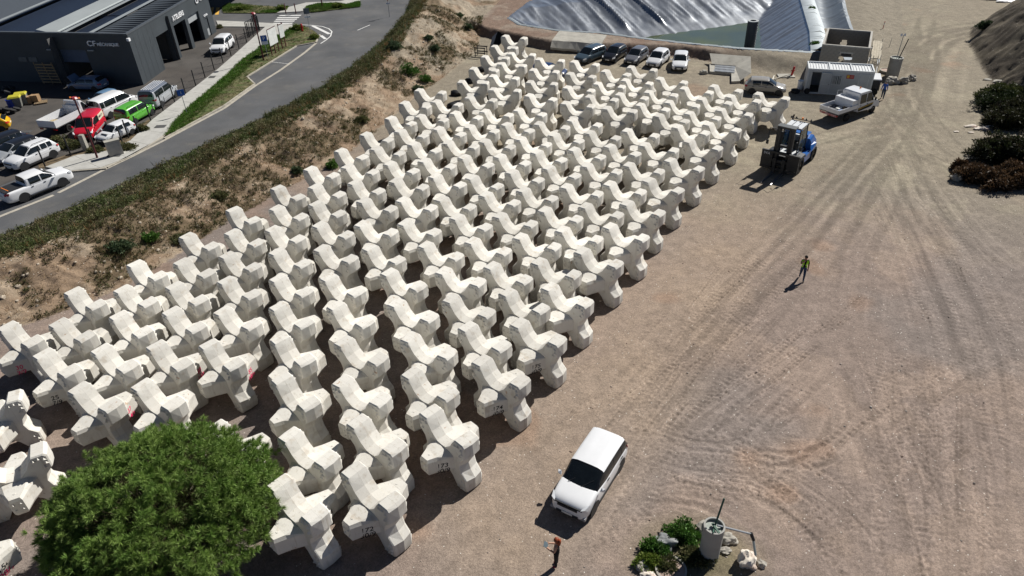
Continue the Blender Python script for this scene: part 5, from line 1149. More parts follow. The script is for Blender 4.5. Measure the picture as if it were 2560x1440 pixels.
# shrubs round the tap stand
for k, (x, y, R, lab, cs) in enumerate([(1705, 1345, (1.05, .9, .75), 'leafy green shrub left of the concrete tap stand', G1), (1640, 1378, (.75, .6, .5), 'green shrub growing round the grey boulder', G1), (1628, 1408, (.8, .5, .35), 'tuft of yellow-green grass by the manhole ring', [(.13, .19, .03), (.17, .2, .05), (.09, .14, .02)]), (1665, 1420, (.8, .6, .3), 'low olive grass behind the manhole ring', G2), (1740, 1395, (.9, .6, .25), 'low dry weeds in front of the tap stand', G2)]):
    p = gp(x, y); bush('shrub', lab, p, R, int(150+250*R[0]), cs, .085, .028, 160+k, 'plants round the tap stand', 6)
# brush and dumped roots beside the mound
BR = [(.07, .045, .025), (.11, .065, .035), (.05, .035, .022), (.14, .085, .045)]
for k, (x, y, R, cs, lab) in enumerate([(2520, 312, (3.2, 2.4, 2.0), [(.03, .035, .014), (.045, .05, .02), (.03, .025, .015)], 'dark green bush below the earth mound'), (2545, 285, (3.0, 2.2, 2.0), [(.03, .035, .015), (.04, .04, .02)], 'dark bush at the foot of the earth mound'),
        (2490, 395, (2.8, 2.2, 2.2), [(.03, .04, .015), (.045, .055, .02), (.03, .025, .015)], 'dark green bush behind the dumped roots'), (2550, 400, (3.2, 2.4, 2.4), [(.03, .04, .015), (.03, .025, .012)], 'big dark bush at the frame edge behind the dumped roots'),
        (2430, 445, (2.0, 1.4, 1.3), BR, 'heap of dry brown roots nearest the gravel yard'), (2500, 462, (2.6, 1.6, 1.4), BR, 'long heap of dry brown roots and branches'), (2555, 450, (2.2, 1.7, 1.6), BR, 'tall heap of dry brown roots at the frame edge'), (2400, 425, (.8, .7, .8), BR, 'small upright clump of dry roots'),
        (2465, 70, (1.1, .9, .8), G3, 'green bush on the crest of the earth mound'), (2545, 110, (3.2, 2.2, 1.6), [(.05, .065, .02), (.07, .08, .025)], 'olive bush on the side of the earth mound'), (2540, 180, (3.2, 2.4, 1.7), [(.03, .045, .015), (.02, .03, .01)], 'dark bush in the shadow of the earth mound')]):
    p = gp(x, y); bush('brush', lab, p, R, int(260+260*R[0]), cs, .17, .04, 180+k, 'brush and bushes by the mound', 12 if cs is BR else 7)
for k, (x, y, lab) in enumerate([(2030, 24, 'small green tuft on the earth strip between the two liners'), (2037, 112, 'green tuft at the end of the earth strip')]):
    p = gp(x, y); p.z = max(p.z, 1.0); bush('shrub', lab, p, (.6, .5, .4), 90, G1, .1, .03, 200+k, 'tufts on the earth strip', 3)

# ------------------------------------------------------------------ stone pine
pc = px(395, 1250, 3.6); PR = (4.35, 4.1, 2.5)
pine = thing('pine_tree', 'dense dark green umbrella pine in front of the nearest blocks', 'tree', (pc.x, pc.y, 0))
tk_ = MB(); tk_.tube((.2, -.3, -.1), (.1, -.15, 1.2), .26, .22, 10); tk_.tube((.1, -.15, 1.2), (0, 0, 2.4), .22, .17, 10)
r = np.random.default_rng(5); tips = []; pv = Veg(); cl = []
while len(cl) < 520:
    u = r.normal(0, 1, 3); u /= np.linalg.norm(u)
    if u[2] < -.12: continue
    k = .80+.20*r.random()+.16*mnoise.noise(Vector(u)*2.6+Vector((3, 1, 0)))
    p = np.array([u[0]*PR[0]*k, u[1]*PR[1]*k, 2.55+u[2]*PR[2]*k])
    if cl and min(np.linalg.norm(p-q[0]) for q in cl) < .27: continue
    cl.append((p, u))
for ci, (p, u) in enumerate(cl):
    k = int(r.integers(6, 9)); w = r.normal(0, 1, (k, 3)); w /= np.linalg.norm(w, axis=1)[:, None]; ax = u*.7+np.array([0, 0, .6]); ax /= np.linalg.norm(ax)
    w = w*.8+ax*.5; P = p+w*r.uniform(.14, .42, (k, 1)); ups = w*.5+ax; ups /= np.linalg.norm(ups, axis=1)[:, None]; tint = r.uniform(.78, 1.2)
    c_ = pick([(.19, .29, .065), (.23, .33, .085), (.15, .25, .055)], k, r)*tint
    pv.add(*blades(P, 62, .25, .0078, .8, c_, ups, 1000+ci, bend=.1, jit=.25))
    tk_.tube((0, 0, 2.2), tuple(p*.55+np.array([0, 0, .9])), .06, .03, 5); tk_.tube(tuple(p*.55+np.array([0, 0, .9])), tuple(p*.97), .028, .008, 5)
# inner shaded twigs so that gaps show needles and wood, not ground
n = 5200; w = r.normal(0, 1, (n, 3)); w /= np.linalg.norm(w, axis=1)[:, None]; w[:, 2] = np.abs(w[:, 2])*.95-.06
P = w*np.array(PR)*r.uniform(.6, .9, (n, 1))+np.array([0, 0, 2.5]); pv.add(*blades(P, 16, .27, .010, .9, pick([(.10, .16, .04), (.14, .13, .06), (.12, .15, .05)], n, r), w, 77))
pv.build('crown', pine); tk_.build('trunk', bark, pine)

# loose stones lying on the yard
r = np.random.default_rng(55); n = 3200; pts = []
while len(pts) < n:
    x, y = r.uniform(-6, 42), r.uniform(15, 72); i = np.searchsorted(xs, x)-1; j = np.searchsorted(ys, y)-1
    if YARD[j, i]: pts.append((x, y, zat(x, y)))
pts = np.array(pts); oct_ = np.array([(1, 0, 0), (0, 1, 0), (-1, 0, 0), (0, -1, 0), (0, 0, .7), (0, 0, -.5)]); of = np.array([(0, 1, 4), (1, 2, 4), (2, 3, 4), (3, 0, 4), (1, 0, 5), (2, 1, 5), (3, 2, 5), (0, 3, 5)])
s = np.clip(np.abs(r.normal(.022, .02, (n, 1, 1))), .012, .09)*r.uniform(.6, 1.4, (n, 6, 3)); VS = pts[:, None, :]+oct_[None]*s; FS = (of[None]+np.arange(n)[:, None, None]*6).reshape(-1, 3)
cs_ = np.repeat(pick([(.30, .25, .21), (.22, .2, .18), (.45, .41, .36), (.26, .18, .14)], n, r), 6, 0)
tag(link('loose_stones', np_mesh('loose_stones', VS.reshape(-1, 3), FS, mat('loose_stone', (1, 1, 1), .9, attr='col', var=.15, scale=9), cs_)), 'small loose stones scattered over the gravel yard', 'stones', kind='stuff')
# ------------------------------------------------------------------ people
skin_m = mat('skin', (.42, .24, .16), .6, var=.06)
def person(label, loc, yaw, J, mats, height=1.76, regions=None, group=None):
    """J: joint name -> (x, y, z, radius) with x forward, y left; one skinned surface; regions(co)->material index"""
    t = thing('person', label, 'person', loc, yaw, group)
    names = list(J); bm_v = [Vector(J[k][:3]) for k in names]; rad__ = [J[k][3]*1.18 for k in names]
    E_ = [('pelvis', 'waist'), ('waist', 'chest'), ('chest', 'neck'), ('neck', 'head0'), ('head0', 'head1'), ('head1', 'head2')]
    for s in 'lr': E_ += [('chest', 'sh'+s), ('sh'+s, 'el'+s), ('el'+s, 'wr'+s), ('wr'+s, 'pa'+s), ('pelvis', 'hip'+s), ('hip'+s, 'kn'+s), ('kn'+s, 'an'+s), ('an'+s, 'toe'+s)]
    idx = {k: i for i, k in enumerate(names)}; edges = [(idx[a], idx[b]) for a, b in E_]
    for s in 'lr':                                   # five fingers from the palm
        wr_, pa = Vector(J['wr'+s][:3]), Vector(J['pa'+s][:3]); d = (pa-wr_).normalized(); side = d.cross(Vector((0, 0, 1))); side = side.normalized() if side.length > .1 else Vector((1, 0, 0))
        cn = Vector((0, 0, -1))
        for k, (o_, ln) in enumerate(((-.032, .065), (-.012, .078), (.010, .074), (.030, .058), (.045, .045))):
            b0 = pa+side*o_+d*(.01 if k < 4 else -.035); m_ = b0+d*ln*.55+(side*.02 if k == 4 else Vector()); e_ = m_+d*ln*.4+cn*ln*.35
            i0 = len(bm_v); bm_v += [b0, m_, e_]; rad__ += [.0095, .009, .0075]; edges += [(idx['pa'+s], i0), (i0, i0+1), (i0+1, i0+2)]
    me = bpy.data.meshes.new('person_body'); me.from_pydata(bm_v, edges, []); o = bpy.data.objects.new('body', me); COL.objects.link(o)
    sk = o.modifiers.new('skin', 'SKIN'); sk.use_smooth_shade = True
    for i, r_ in enumerate(rad__):
        v = me.skin_vertices[0].data[i]; v.radius = (r_, r_); v.use_root = (names[i] == 'pelvis') if i < len(names) else False
    for k in ('chest', 'waist', 'pelvis'): me.skin_vertices[0].data[idx[k]].radius = (J[k][3]*1.35, J[k][3]*.9)
    ss = o.modifiers.new('sub', 'SUBSURF'); ss.levels = ss.render_levels = 2
    dg = bpy.context.evaluated_depsgraph_get(); dg.update(); m2 = bpy.data.meshes.new_from_object(o.evaluated_get(dg)); bpy.data.objects.remove(o)
    m2.materials.clear()
    for q in mats: m2.materials.append(q)
    for p in m2.polygons: p.material_index = regions(p.center); p.use_smooth = True
    b = link('body', m2, t); return t, b
def shell(name, body, sel, off, m, parent):
    """a garment: the chosen faces of the body moved out along their normals"""
    me = body.data; keep = [p for p in me.polygons if sel(p.center)]; ids = sorted({v for p in keep for v in p.vertices}); mp = {v: i for i, v in enumerate(ids)}
    mb = MB(); mb.add([me.vertices[v].co+me.vertices[v].normal*off for v in ids], [tuple(mp[v] for v in p.vertices) for p in keep]); return mb.build(name, m, parent, 80)
def face_parts(t, hc, look, hair, hr=.1, long=0.0, seed=1):
    """nose, eyes, mouth, ears and hair on a head centred at hc looking along `look`"""
    f = Vector(look).normalized(); s = Vector((0, 0, 1)).cross(f).normalized(); u = f.cross(s); hc = Vector(hc)
    MB().hull([hc+f*.095+u*.02, hc+f*.118-u*.02, hc+f*.095+s*.016-u*.025, hc+f*.095-s*.016-u*.025, hc+f*.09-u*.03]).build('nose', skin_m, t)
    for q in (1, -1):
        MB().rock(hc+f*.088+s*.033*q+u*.018, .012, 1, sub=1, rough=0).build('eye', mat('eye', (.05, .04, .04), .3), t)
        MB().rock(hc+s*.085*q-f*.005, .024, 2, sub=1, squash=(.6, .6, 1.2), rough=.1).build('ear', skin_m, t)
    MB().box(hc+f*.092-u*.052, (.012, .045, .012), math.atan2(f.y, f.x)).build('mouth', mat('lips', (.32, .11, .09), .6), t)
    if hair:
        mb = MB(); mb.rock(hc-f*.022+u*.03, hr*1.12, seed, sub=3, squash=(.92, .92, .95), rough=.10)
        if long: mb.rock(hc-f*.085-u*(.05+long*.45), hr*.95, seed+4, sub=3, squash=(.75, 1.1, 1.0+long*5), rough=.25); mb.rock(hc-f*.03-u*long*.3+s*.06, hr*.6, seed+7, sub=2, squash=(.8, .8, 1+long*5), rough=.3); mb.rock(hc-f*.03-u*long*.3-s*.06, hr*.6, seed+9, sub=2, squash=(.8, .8, 1+long*5), rough=.3)
        mb.build('hair', hair, t, 80)
def std(lean=0.0, h=1.0):
    return {'pelvis': (0, 0, .95, .115), 'waist': (.0, 0, 1.10, .105), 'chest': (.0, 0, 1.32, .125), 'neck': (.0, 0, 1.50, .055), 'head0': (.01, 0, 1.57, .075), 'head1': (.015, 0, 1.66, .088), 'head2': (.01, 0, 1.73, .065),
            'shl': (0, .18, 1.42, .062), 'ell': (-.02, .24, 1.14, .045), 'wrl': (.08, .24, .90, .033), 'pal': (.11, .23, .83, .036), 'shr': (0, -.18, 1.42, .062), 'elr': (-.02, -.24, 1.14, .045), 'wrr': (.08, -.24, .90, .033), 'par': (.11, -.23, .83, .036),
            'hipl': (0, .09, .88, .095), 'knl': (.02, .10, .50, .065), 'anl': (0, .10, .09, .045), 'toel': (.15, .11, .04, .04), 'hipr': (0, -.09, .88, .095), 'knr': (.02, -.10, .50, .065), 'anr': (0, -.10, .09, .045), 'toer': (.15, -.11, .04, .04)}
jeans = mat('jeans', (.035, .06, .11), .85, var=.2, scale=9); blk_t = mat('black_cloth', (.008, .008, .010), .85); shoe = mat('dark_shoe', (.02, .018, .018), .6); lime = mat('lime_vest', (.42, .85, .02), .6); bluec = mat('blue_shirt', (.05, .12, .42), .8, var=.1, scale=6); redc = mat('dark_red_shoe', (.22, .01, .03), .6); silver = mat('reflective_tape', (.45, .47, .40), .4)
# man in a lime vest walking towards the photographer, one hand to his face
g0 = px(2003, 699); J = std(); J.update({'elr': (.12, -.24, 1.22, .045), 'wrr': (.17, -.06, 1.45, .033), 'par': (.15, -.01, 1.53, .034), 'knl': (.17, .10, .52, .065), 'anl': (.24, .10, .10, .045), 'toel': (.39, .11, .05, .04), 'knr': (-.08, -.10, .50, .065), 'anr': (-.32, -.10, .16, .045), 'toer': (-.22, -.11, .05, .04)})
def reg1(c):
    if c.z < .12: return 2
    if c.z < .98 and abs(c.y) < .21: return 1
    if c.z > 1.50: return 3
    return 3 if (abs(c.y) > .205 and c.z < 1.20) or (c.x > .1 and c.y < 0 and c.z > 1.28) else 0
t, b = person('person in a lime safety vest and jeans walking across the gravel, hand at the face', g0, math.atan2(-1, -.35), J, [blk_t, jeans, shoe, skin_m], regions=reg1)
shell('safety_vest', b, lambda c: .98 < c.z < 1.46 and abs(c.y) < .20 and not (abs(c.y) < .06 and c.x > 0) and not c.x > .13, .016, lime, t)
shell('reflective_band', b, lambda c: 1.08 < c.z < 1.13 and abs(c.y) < .20 and not (abs(c.y) < .06 and c.x > 0), .022, silver, t)
face_parts(t, (.02, 0, 1.655), (1, 0, -.15), mat('dark_hair', (.03, .02, .015), .7), .098)
# woman with long red hair holding a tablet
g1 = px(1391.5, 1415); J = std(); J.update({'ell': (.06, .22, 1.15, .040), 'wrl': (.29, .14, 1.22, .030), 'pal': (.36, .11, 1.24, .032), 'elr': (.06, -.22, 1.15, .040), 'wrr': (.29, -.14, 1.22, .030), 'par': (.36, -.11, 1.24, .032), 'knl': (.03, .08, .48, .06), 'knr': (.0, -.08, .48, .06)})
for k in ('shl', 'shr'): J[k] = (0, math.copysign(.16, J[k][1]), 1.40, .055)
def reg2(c):
    if c.z < .12: return 2
    if c.z < 1.0 and abs(c.y) < .2: return 1
    if c.z > 1.44: return 3
    return 3 if abs(c.y) > .145 or c.x > .16 else 0
yaw2 = math.atan2(.25, -1)
t, b = person('person with long red hair in dark clothes and red shoes looking at a tablet', g1, yaw2, J, [blk_t, blk_t, redc, skin_m], regions=reg2)
face_parts(t, (.02, 0, 1.655), (1, 0, -.35), mat('red_hair', (.22, .045, .012), .6, var=.3, scale=20), .105, .16, 3)
p = Vector(g1)+Matrix.Rotation(yaw2, 3, 'Z')@Vector((.43, 0, 1.275))
tb = MB(); tb.box((0, 0, 0), (.18, .25, .012)); o = tb.build('tablet', mat('tablet_case', (.04, .07, .09), .7)); o.location = p; o.rotation_euler = (0, rad(-25), yaw2); tag(o, 'blue-grey tablet held by the red-haired person', 'tablet')
# man in a blue shirt walking away past the cabin
g2 = px(2205, 247); J = std(); J.update({'knl': (.14, .10, .52, .065), 'anl': (.20, .10, .10, .045), 'toel': (.34, .11, .05, .04), 'knr': (-.10, -.10, .50, .065), 'anr': (-.34, -.10, .17, .045), 'toer': (-.25, -.11, .06, .04), 'ell': (-.10, .24, 1.16, .045), 'wrl': (-.10, .27, .92, .033), 'pal': (-.08, .27, .85, .036)})
def reg3(c):
    if c.z < .12: return 2
    if c.z < .98 and abs(c.y) < .21: return 1
    return 3 if c.z > 1.5 or (abs(c.y) > .2 and c.z < .95) else 0
t, b = person('person in a blue shirt and dark blue trousers walking beside the site cabin', g2, math.atan2(.8, .5), J, [bluec, jeans, shoe, skin_m], regions=reg3)
face_parts(t, (.02, 0, 1.655), (1, 0, 0), mat('grey_hair', (.25, .23, .21), .8), .098)
# ------------------------------------------------------------------ site cabin, block-work shell and the things round them
cabm = mat('cabin_panel', (.42, .45, .46), .5, var=.05, scale=1.0, dirt=((.32, .33, .33), .4)); frame_m = mat('cabin_frame', (.56, .59, .60), .5, var=.05)
a, b = px(2009, 233, 0), px(2169, 243, 0); d = b-a; CL, CW, CHh = 6.06, 2.44, 2.55; yaw = math.atan2(d.y, d.x)
nrm = Vector((-sin(yaw), cos(yaw), 0)); cc = a+Vector((cos(yaw), sin(yaw), 0))*(CL/2)+nrm*(CW/2); cc.z = 0
cb = thing('site_cabin', 'pale grey container cabin with an open door and a red and yellow sign', 'cabin', cc, yaw)
fy = -CW/2
def fpanel(x0, x1, z0, z1, y=fy, m=cabm, name='wall_panel', th=.05): return MB().box(((x0+x1)/2, y+th/2, (z0+z1)/2), (x1-x0, th, z1-z0)).build(name, m, cb)
DX0, DX1 = -CL/2+.45, -CL/2+1.30
for x0, x1, z0, z1 in ((-CL/2+.12, DX0, .15, 2.35), (DX0, DX1, 2.18, 2.35), (DX1, -CL/2+2.35, .15, 2.35), (-CL/2+2.35, -CL/2+3.25, .15, 1.05), (-CL/2+2.35, -CL/2+3.25, 2.0, 2.35), (-CL/2+3.25, CL/2-.12, .15, 2.35)): fpanel(x0, x1, z0, z1)
for x in (-CL/2, CL/2): MB().box((x-math.copysign(.025, x), 0, 1.25), (.05, CW-.15, 2.2)).build('wall_panel', cabm, cb)
MB().box((0, CW/2-.025, 1.25), (CL-.2, .05, 2.2)).build('wall_panel', cabm, cb)
for sx in (-1, 1):
    for sy in (-1, 1): MB().box((sx*(CL/2-.06), sy*(CW/2-.06), 1.25), (.14, .14, 2.5)).build('corner_post', frame_m, cb)
for sy in (-1, 1): MB().box((0, sy*(CW/2-.05), 2.43), (CL-.26, .12, .17)).build('top_rail', frame_m, cb); MB().box((0, sy*(CW/2-.05), .09), (CL-.26, .12, .14)).build('bottom_rail', frame_m, cb)
for sx in (-1, 1): MB().box((sx*(CL/2-.05), 0, 2.44), (.12, CW-.24, .17)).build('end_rail', frame_m, cb)
rf = MB().box((0, 0, 2.36), (CL-.24, CW-.24, .04)).build('roof', mat('cabin_roof', (.66, .68, .68), .45, var=.06, scale=2), cb)
for k in range(22):
    x = -CL/2+.28+k*(CL-.5)/21; MB().box((x, 0, 2.40), (.07, CW-.26, .05)).build('rib', mat('roof_rib', (.50, .52, .53), .5), rf)
for x in (-1.0, 1.0): MB().box((x, 0, 2.44), (.10, CW-.24, .10)).build('roof_beam', frame_m, cb)
MB().box((0, 0, .12), (CL-.2, CW-.2, .06)).build('floor', mat('vinyl_floor', (.1, .1, .1), .7), cb)
MB().box((-CL/2+2.4, .0, 1.2), (.05, CW-.3, 2.1)).build('partition', mat('hall_lining', (.10, .10, .10), .9), cb)
# open door leaf swung beside its opening, window with shutters, second door, sign
dl = MB().box((DX1+.50, fy-.06, 1.16), (.86, .05, 2.05)).build('door', cabm, cb); MB().box((DX1+.50, fy-.09, 1.05), (.82, .02, .05)).build('door_rail', frame_m, dl); MB().box((DX1+.82, fy-.10, 1.05), (.12, .03, .03)).build('handle', blackpl, dl)
for x0, x1, z0, z1 in ((DX1+.06, DX1+.94, 2.14, 2.19), (DX1+.06, DX1+.94, .12, .17), (DX1+.06, DX1+.1, .17, 2.14), (DX1+.9, DX1+.94, .17, 2.14)): MB().box(((x0+x1)/2, fy-.075, (z0+z1)/2), (x1-x0, .07, z1-z0)).build('door_frame', frame_m, dl)
wn_ = MB().box((-CL/2+2.8, fy+.02, 1.52), (.82, .03, .90)).build('window', mat('window_glass', (.10, .12, .13), .12), cb)
for x in (-.41, .02, .41): MB().box((-CL/2+2.8+x, fy-.02, 1.52), (.05, .06, .95)).build('frame', frame_m, wn_)
for z in (1.06, 1.98): MB().box((-CL/2+2.8, fy-.02, z), (.77, .06, .05)).build('frame', frame_m, wn_)
for k in range(6): MB().box((-CL/2+2.48+.1*k+(.2 if k > 2 else 0), fy-.0, 1.52), (.035, .03, .86)).build('shutter_slat', frame_m, wn_)
sg = MB().box((-CL/2+3.95, fy-.012, 1.90), (.70, .02, .36)).build('sign', mat('sign_red', (.42, .02, .02), .5), cb); MB().box((-CL/2+3.76, fy-.026, 1.92), (.22, .008, .26)).build('emblem', mat('sign_yellow', (.72, .45, .05), .5), sg)
for z in (1.98, 1.91, 1.84): MB().box((-CL/2+4.10, fy-.026, z), (.30, .008, .025)).build('print', mat('sign_text', (.65, .35, .28), .6), sg)
d2 = MB().box((CL/2-.85, fy-.015, 1.15), (.78, .03, 2.0)).build('door', cabm, cb); MB().box((CL/2-1.12, fy-.045, 1.05), (.14, .03, .03)).build('handle', blackpl, d2)
for x in (-.43, .43): MB().box((CL/2-.85+x, fy-.02, 1.16), (.05, .05, 2.08)).build('door_frame', frame_m, d2)
MB().box((CL/2-.85, fy-.02, 2.19), (.81, .05, .05)).build('door_frame', frame_m, d2)
wheel(cb, -CL/2+.25, fy-.12, .28, .16, darkrim, -1)
# white box trailer end showing past the cabin
tb_ = cc+Vector((cos(yaw), sin(yaw), 0))*(CL/2+.48)+nrm*.2
bx_ = thing('white_trailer', 'white lidded trailer with dark front standing at the cabin end', 'trailer', tb_, yaw); MB().hull([(-.38, -.7, .45), (.38, -.7, .45), (.38, .7, .45), (-.38, .7, .45), (-.38, -.7, 1.5), (.38, -.7, 1.5), (.38, .7, 1.6), (-.38, .7, 1.6)]).build('body', mat('trailer_front', (.03, .03, .032), .6), bx_)
MB().hull([(-.4, -.75, 1.5), (.4, -.75, 1.5), (.4, .75, 1.62), (-.4, .75, 1.62), (-.4, -.75, 1.6), (.4, -.75, 1.6), (.4, .75, 1.74), (-.4, .75, 1.74)]).build('lid', white_p, bx_); MB().box((.41, 0, 1.5), (.02, 1.3, .12)).build('red_strip', redl, bx_)
for s in (1, -1): wheel(bx_, 0, s*.75, .3, .18, darkrim, s)
# block-work shell without a roof
bwm = mat('breeze_block', (.245, .225, .195), .95, var=.12, scale=2, bump=.3, bscale=20); mort = mat('block_top', (.40, .385, .35), .9, var=.1)
t0, t1, t2, t3 = px(2062, 114, 3.1), px(2183, 124, 3.1), px(2177, 81, 3.1), px(2060, 72, 3.1)
SL, SW, SH = (t1-t0).length, ((t3-t0).length+(t2-t1).length)/2, 3.0; yaw = math.atan2((t1-t0).y, (t1-t0).x); cs = (t0+t1+t2+t3)/4; cs.z = .12
shl = thing('blockwork_shell', 'roofless square shell of grey concrete blocks behind the site cabin', 'building', cs, yaw)
bw_, bh_, th = .5, .25, .2
blkmesh = {}
def bmesh_len(l):
    k = round(l, 2)
    if k not in blkmesh: m_ = MB(); m_.box((0, 0, 0), (k-.015, th, bh_-.015)); blkmesh[k] = m_.mesh('block', bwm)
    return blkmesh[k]
def lay(parent, p0, dirv, length, ops, rz):
    n = int(SH/bh_)
    for c_ in range(n):
        z = c_*bh_; x = 0.0; first = True
        while x < length-.02:
            l = bw_/2 if (first and c_ % 2) else min(bw_, length-x); first = False; l = min(l, length-x)
            if not any(x0 < x+l/2 < x1 and z0 <= z < z1 for x0, x1, z0, z1 in ops):
                o = bpy.data.objects.new('block', bmesh_len(l)); COL.objects.link(o); o.parent = parent
                q = p0+dirv*(x+l/2); o.location = (q.x, q.y, z+bh_/2); o.rotation_euler = (0, 0, rz)
            x += l
hl_, hw_ = SL/2, SW/2
ow = [(SL*.40, SL*.68, .9, 2.35)]
lay(shl, Vector((-hl_, -hw_+th/2, 0)), Vector((1, 0, 0)), SL, ow, 0); lay(shl, Vector((-hl_, hw_-th/2, 0)), Vector((1, 0, 0)), SL, [(SL*.35, SL*.5, .8, 1.9)], 0)
mcore = MB()
for y in (-hw_+th/2, hw_-th/2):
    ops = ow if y < 0 else [(SL*.35, SL*.5, .8, 1.9)]; x0, x1, z0, z1 = ops[0]
    for a_, b_, c_, e_ in ((0, x0, 0, SH), (x1, SL, 0, SH), (x0, x1, 0, z0), (x0, x1, z1+.15, SH)): mcore.box((-hl_+(a_+b_)/2, y, (c_+e_)/2), (b_-a_, th-.03, e_-c_-.002))
lay(shl, Vector((-hl_+th/2, -hw_+th, 0)), Vector((0, 1, 0)), SW-2*th, [], pi/2); lay(shl, Vector((hl_-th/2, -hw_+th, 0)), Vector((0, 1, 0)), SW-2*th, [], pi/2)
for x in (-hl_+th/2, hl_-th/2): mcore.box((x, 0, SH/2), (th-.03, SW-2*th, SH))
mcore.build('mortar_core', mat('mortar', (.20, .19, .165), .95), shl)
for c_, d_ in (((0, -hw_+th/2, SH+.06), (SL, th, .12)), ((0, hw_-th/2, SH+.06), (SL, th, .12)), ((-hl_+th/2, 0, SH+.06), (th, SW-2*th, .12)), ((hl_-th/2, 0, SH+.06), (th, SW-2*th, .12))): MB().box(c_, d_).build('ring_beam', mort, shl)
MB().box((-hl_+SL*.54, -hw_-.03, .86), (SL*.3, .3, .06)).build('window_sill', mort, shl); MB().box((-hl_+SL*.54, -hw_+.1, 2.42), (SL*.34, .17, .14)).build('lintel', mort, shl)
MB().box((0, 0, .02), (SL-.4, SW-.4, .05)).build('floor', mat('shell_floor', (.16, .10, .08), .95, var=.3), shl); MB().box((.6, -.4, .6), (1.1, 1.0, .9), .2).build('wrapped_pallet', mat('plastic_wrap', (.45, .5, .55), .25), shl)
# scaffold at its side
sd0 = Vector((cos(yaw), sin(yaw), 0)); sn = Vector((-sin(yaw), cos(yaw), 0)); sp_ = cs+sd0*(hl_+.15); sp_.z = 0
scf = thing('scaffold', 'steel scaffold with plank deck and ladder against the block-work shell', 'scaffold', sp_, yaw); galv = MATS['galvanised']
for x in (.1, 1.0):
    for y in (-hw_+.1, 0, hw_-.2): MB().tube((x, y, 0), (x, y, 2.6), .028, n=6).build('standard', galv, scf)
for z in (.5, 1.6, 2.15):
    for x in (.1, 1.0): MB().tube((x, -hw_, z), (x, hw_-.1, z), .024, n=6).build('ledger', galv, scf)
    for y in (-hw_+.1, 0, hw_-.2): MB().tube((.05, y, z+.03), (1.05, y, z+.03), .022, n=6).build('transom', galv, scf)
for k in range(4): MB().box((.2+.24*k, 0, 2.24), (.22, SW+.1, .045)).build('plank', mat('scaffold_plank', (.40, .36, .28), .9, var=.2, scale=4), scf)
for x in (.35, .75): MB().tube((x, -hw_-.9, 0), (x, -hw_+.05, 2.5), .03, n=6).build('ladder_stile', MATS['scaffold_plank'], scf)
for k in range(8): MB().tube((.35, -hw_-.82+.11*k, .25+.29*k), (.75, -hw_-.82+.11*k, .25+.29*k), .018, n=6).build('rung', MATS['scaffold_plank'], scf)
# red hydrant on a slab with a white hose
g = gp(1982, 172); slab = tag(MB().box((g.x-.6, g.y, g.z+.05), (1.7, 1.1, .12), -.1).build('concrete_slab', conc), 'small concrete slab under the red standpipe', 'slab')
hy = thing('standpipe', 'leaning red standpipe on a small concrete slab', 'standpipe', (g.x, g.y, g.z+.1)); rd = mat('hydrant_red', (.45, .02, .02), .5)
MB().tube((0, 0, 0), (.12, 0, .75), .12, .10).build('barrel', rd, hy); MB().tube((.12, 0, .75), (.14, 0, .92), .14, .07).build('cap', rd, hy); MB().tube((-.16, -.05, .5), (.3, .05, .5), .05).build('outlet', rd, hy)
hs = [g+Vector((-.2, -.1, .25)), g+Vector((-1.2, -.4, .12)), g+Vector((-2.4, -1.0, .06))]+[Vector((*gp(x, y)[:2], gp(x, y).z+.06)) for x, y in ((1935, 190), (1931, 205), (1928, 225))]
tag(MB().path(hs, .045, 6).build('water_hose', mat('hose_white', (.55, .53, .45), .6)), 'white hose running from the red standpipe towards the silver hatchback', 'hose')
# upright concrete pipes
pipem = mat('pipe_concrete', (.34, .335, .31), .85, var=.08, scale=1.5, dirt=((.25, .23, .19), .4))
def pipe_thing(label, base, R, H, lean=0.0):
    t = thing('concrete_pipe', label, 'pipe', base); n = 28; mb = MB(); vs = []
    for r_, z in ((R*1.0, -.1), (R, H-.22), (R*1.03, H-.2), (R*1.03, H), (R*.86, H), (R*.86, H-.14)): vs += [(r_*cos(2*pi*i/n), r_*sin(2*pi*i/n), z) for i in range(n)]
    mb.add(vs, [(k*n+i, k*n+(i+1) % n, (k+1)*n+(i+1) % n, (k+1)*n+i) for k in range(5) for i in range(n)]); mb.build('shaft', pipem, t, 30)
    MB().tube((0, 0, H-.3), (0, 0, H-.12), R*.87, n=n).build('fill', mat('pipe_fill', (.33, .36, .33), .9, var=.2, scale=5), t); return t
pp1 = pipe_thing('upright concrete pipe filled with concrete, carrying a green lever and a side arm', px(1771, 1390), .40, 1.95)
grn = mat('green_steel', (.03, .09, .06), .5); MB().tube((0, 0, 1.8), (.40, .55, 2.85), .04, n=8).build('lever', grn, pp1); MB().tube((0, 0, 1.85), (-.15, -.35, 1.98), .03, n=8).build('handle', grn, pp1); MB().box((.02, -.12, 1.93), (.08, .5, .06), .3).build('clamp', grn, pp1)
MB().tube((.1, 0, 1.95), (1.42, -.22, 1.62), .04, n=8).build('side_arm', galv, pp1); MB().tube((1.40, -.2, 1.66), (1.52, -.32, 1.36), .07, .06, n=8).build('valve', blackpl, pp1); MB().tube((1.50, -.3, 1.4), (1.62, -.55, .75), .05, n=8).build('spout', mat('pale_pipe', (.40, .46, .44), .4), pp1)
pp2 = pipe_thing('upright concrete pipe with a lamp pole and leaning bar beside the dirt road', px(2230, 190), .62, 1.95)
MB().tube((.05, .1, 1.8), (.12, .1, 4.2), .035, n=6).build('lamp_pole', galv, pp2); MB().tube((.15, -.1, 1.8), (.85, .3, 3.7), .05, n=6).build('leaning_bar', blackpl, pp2)
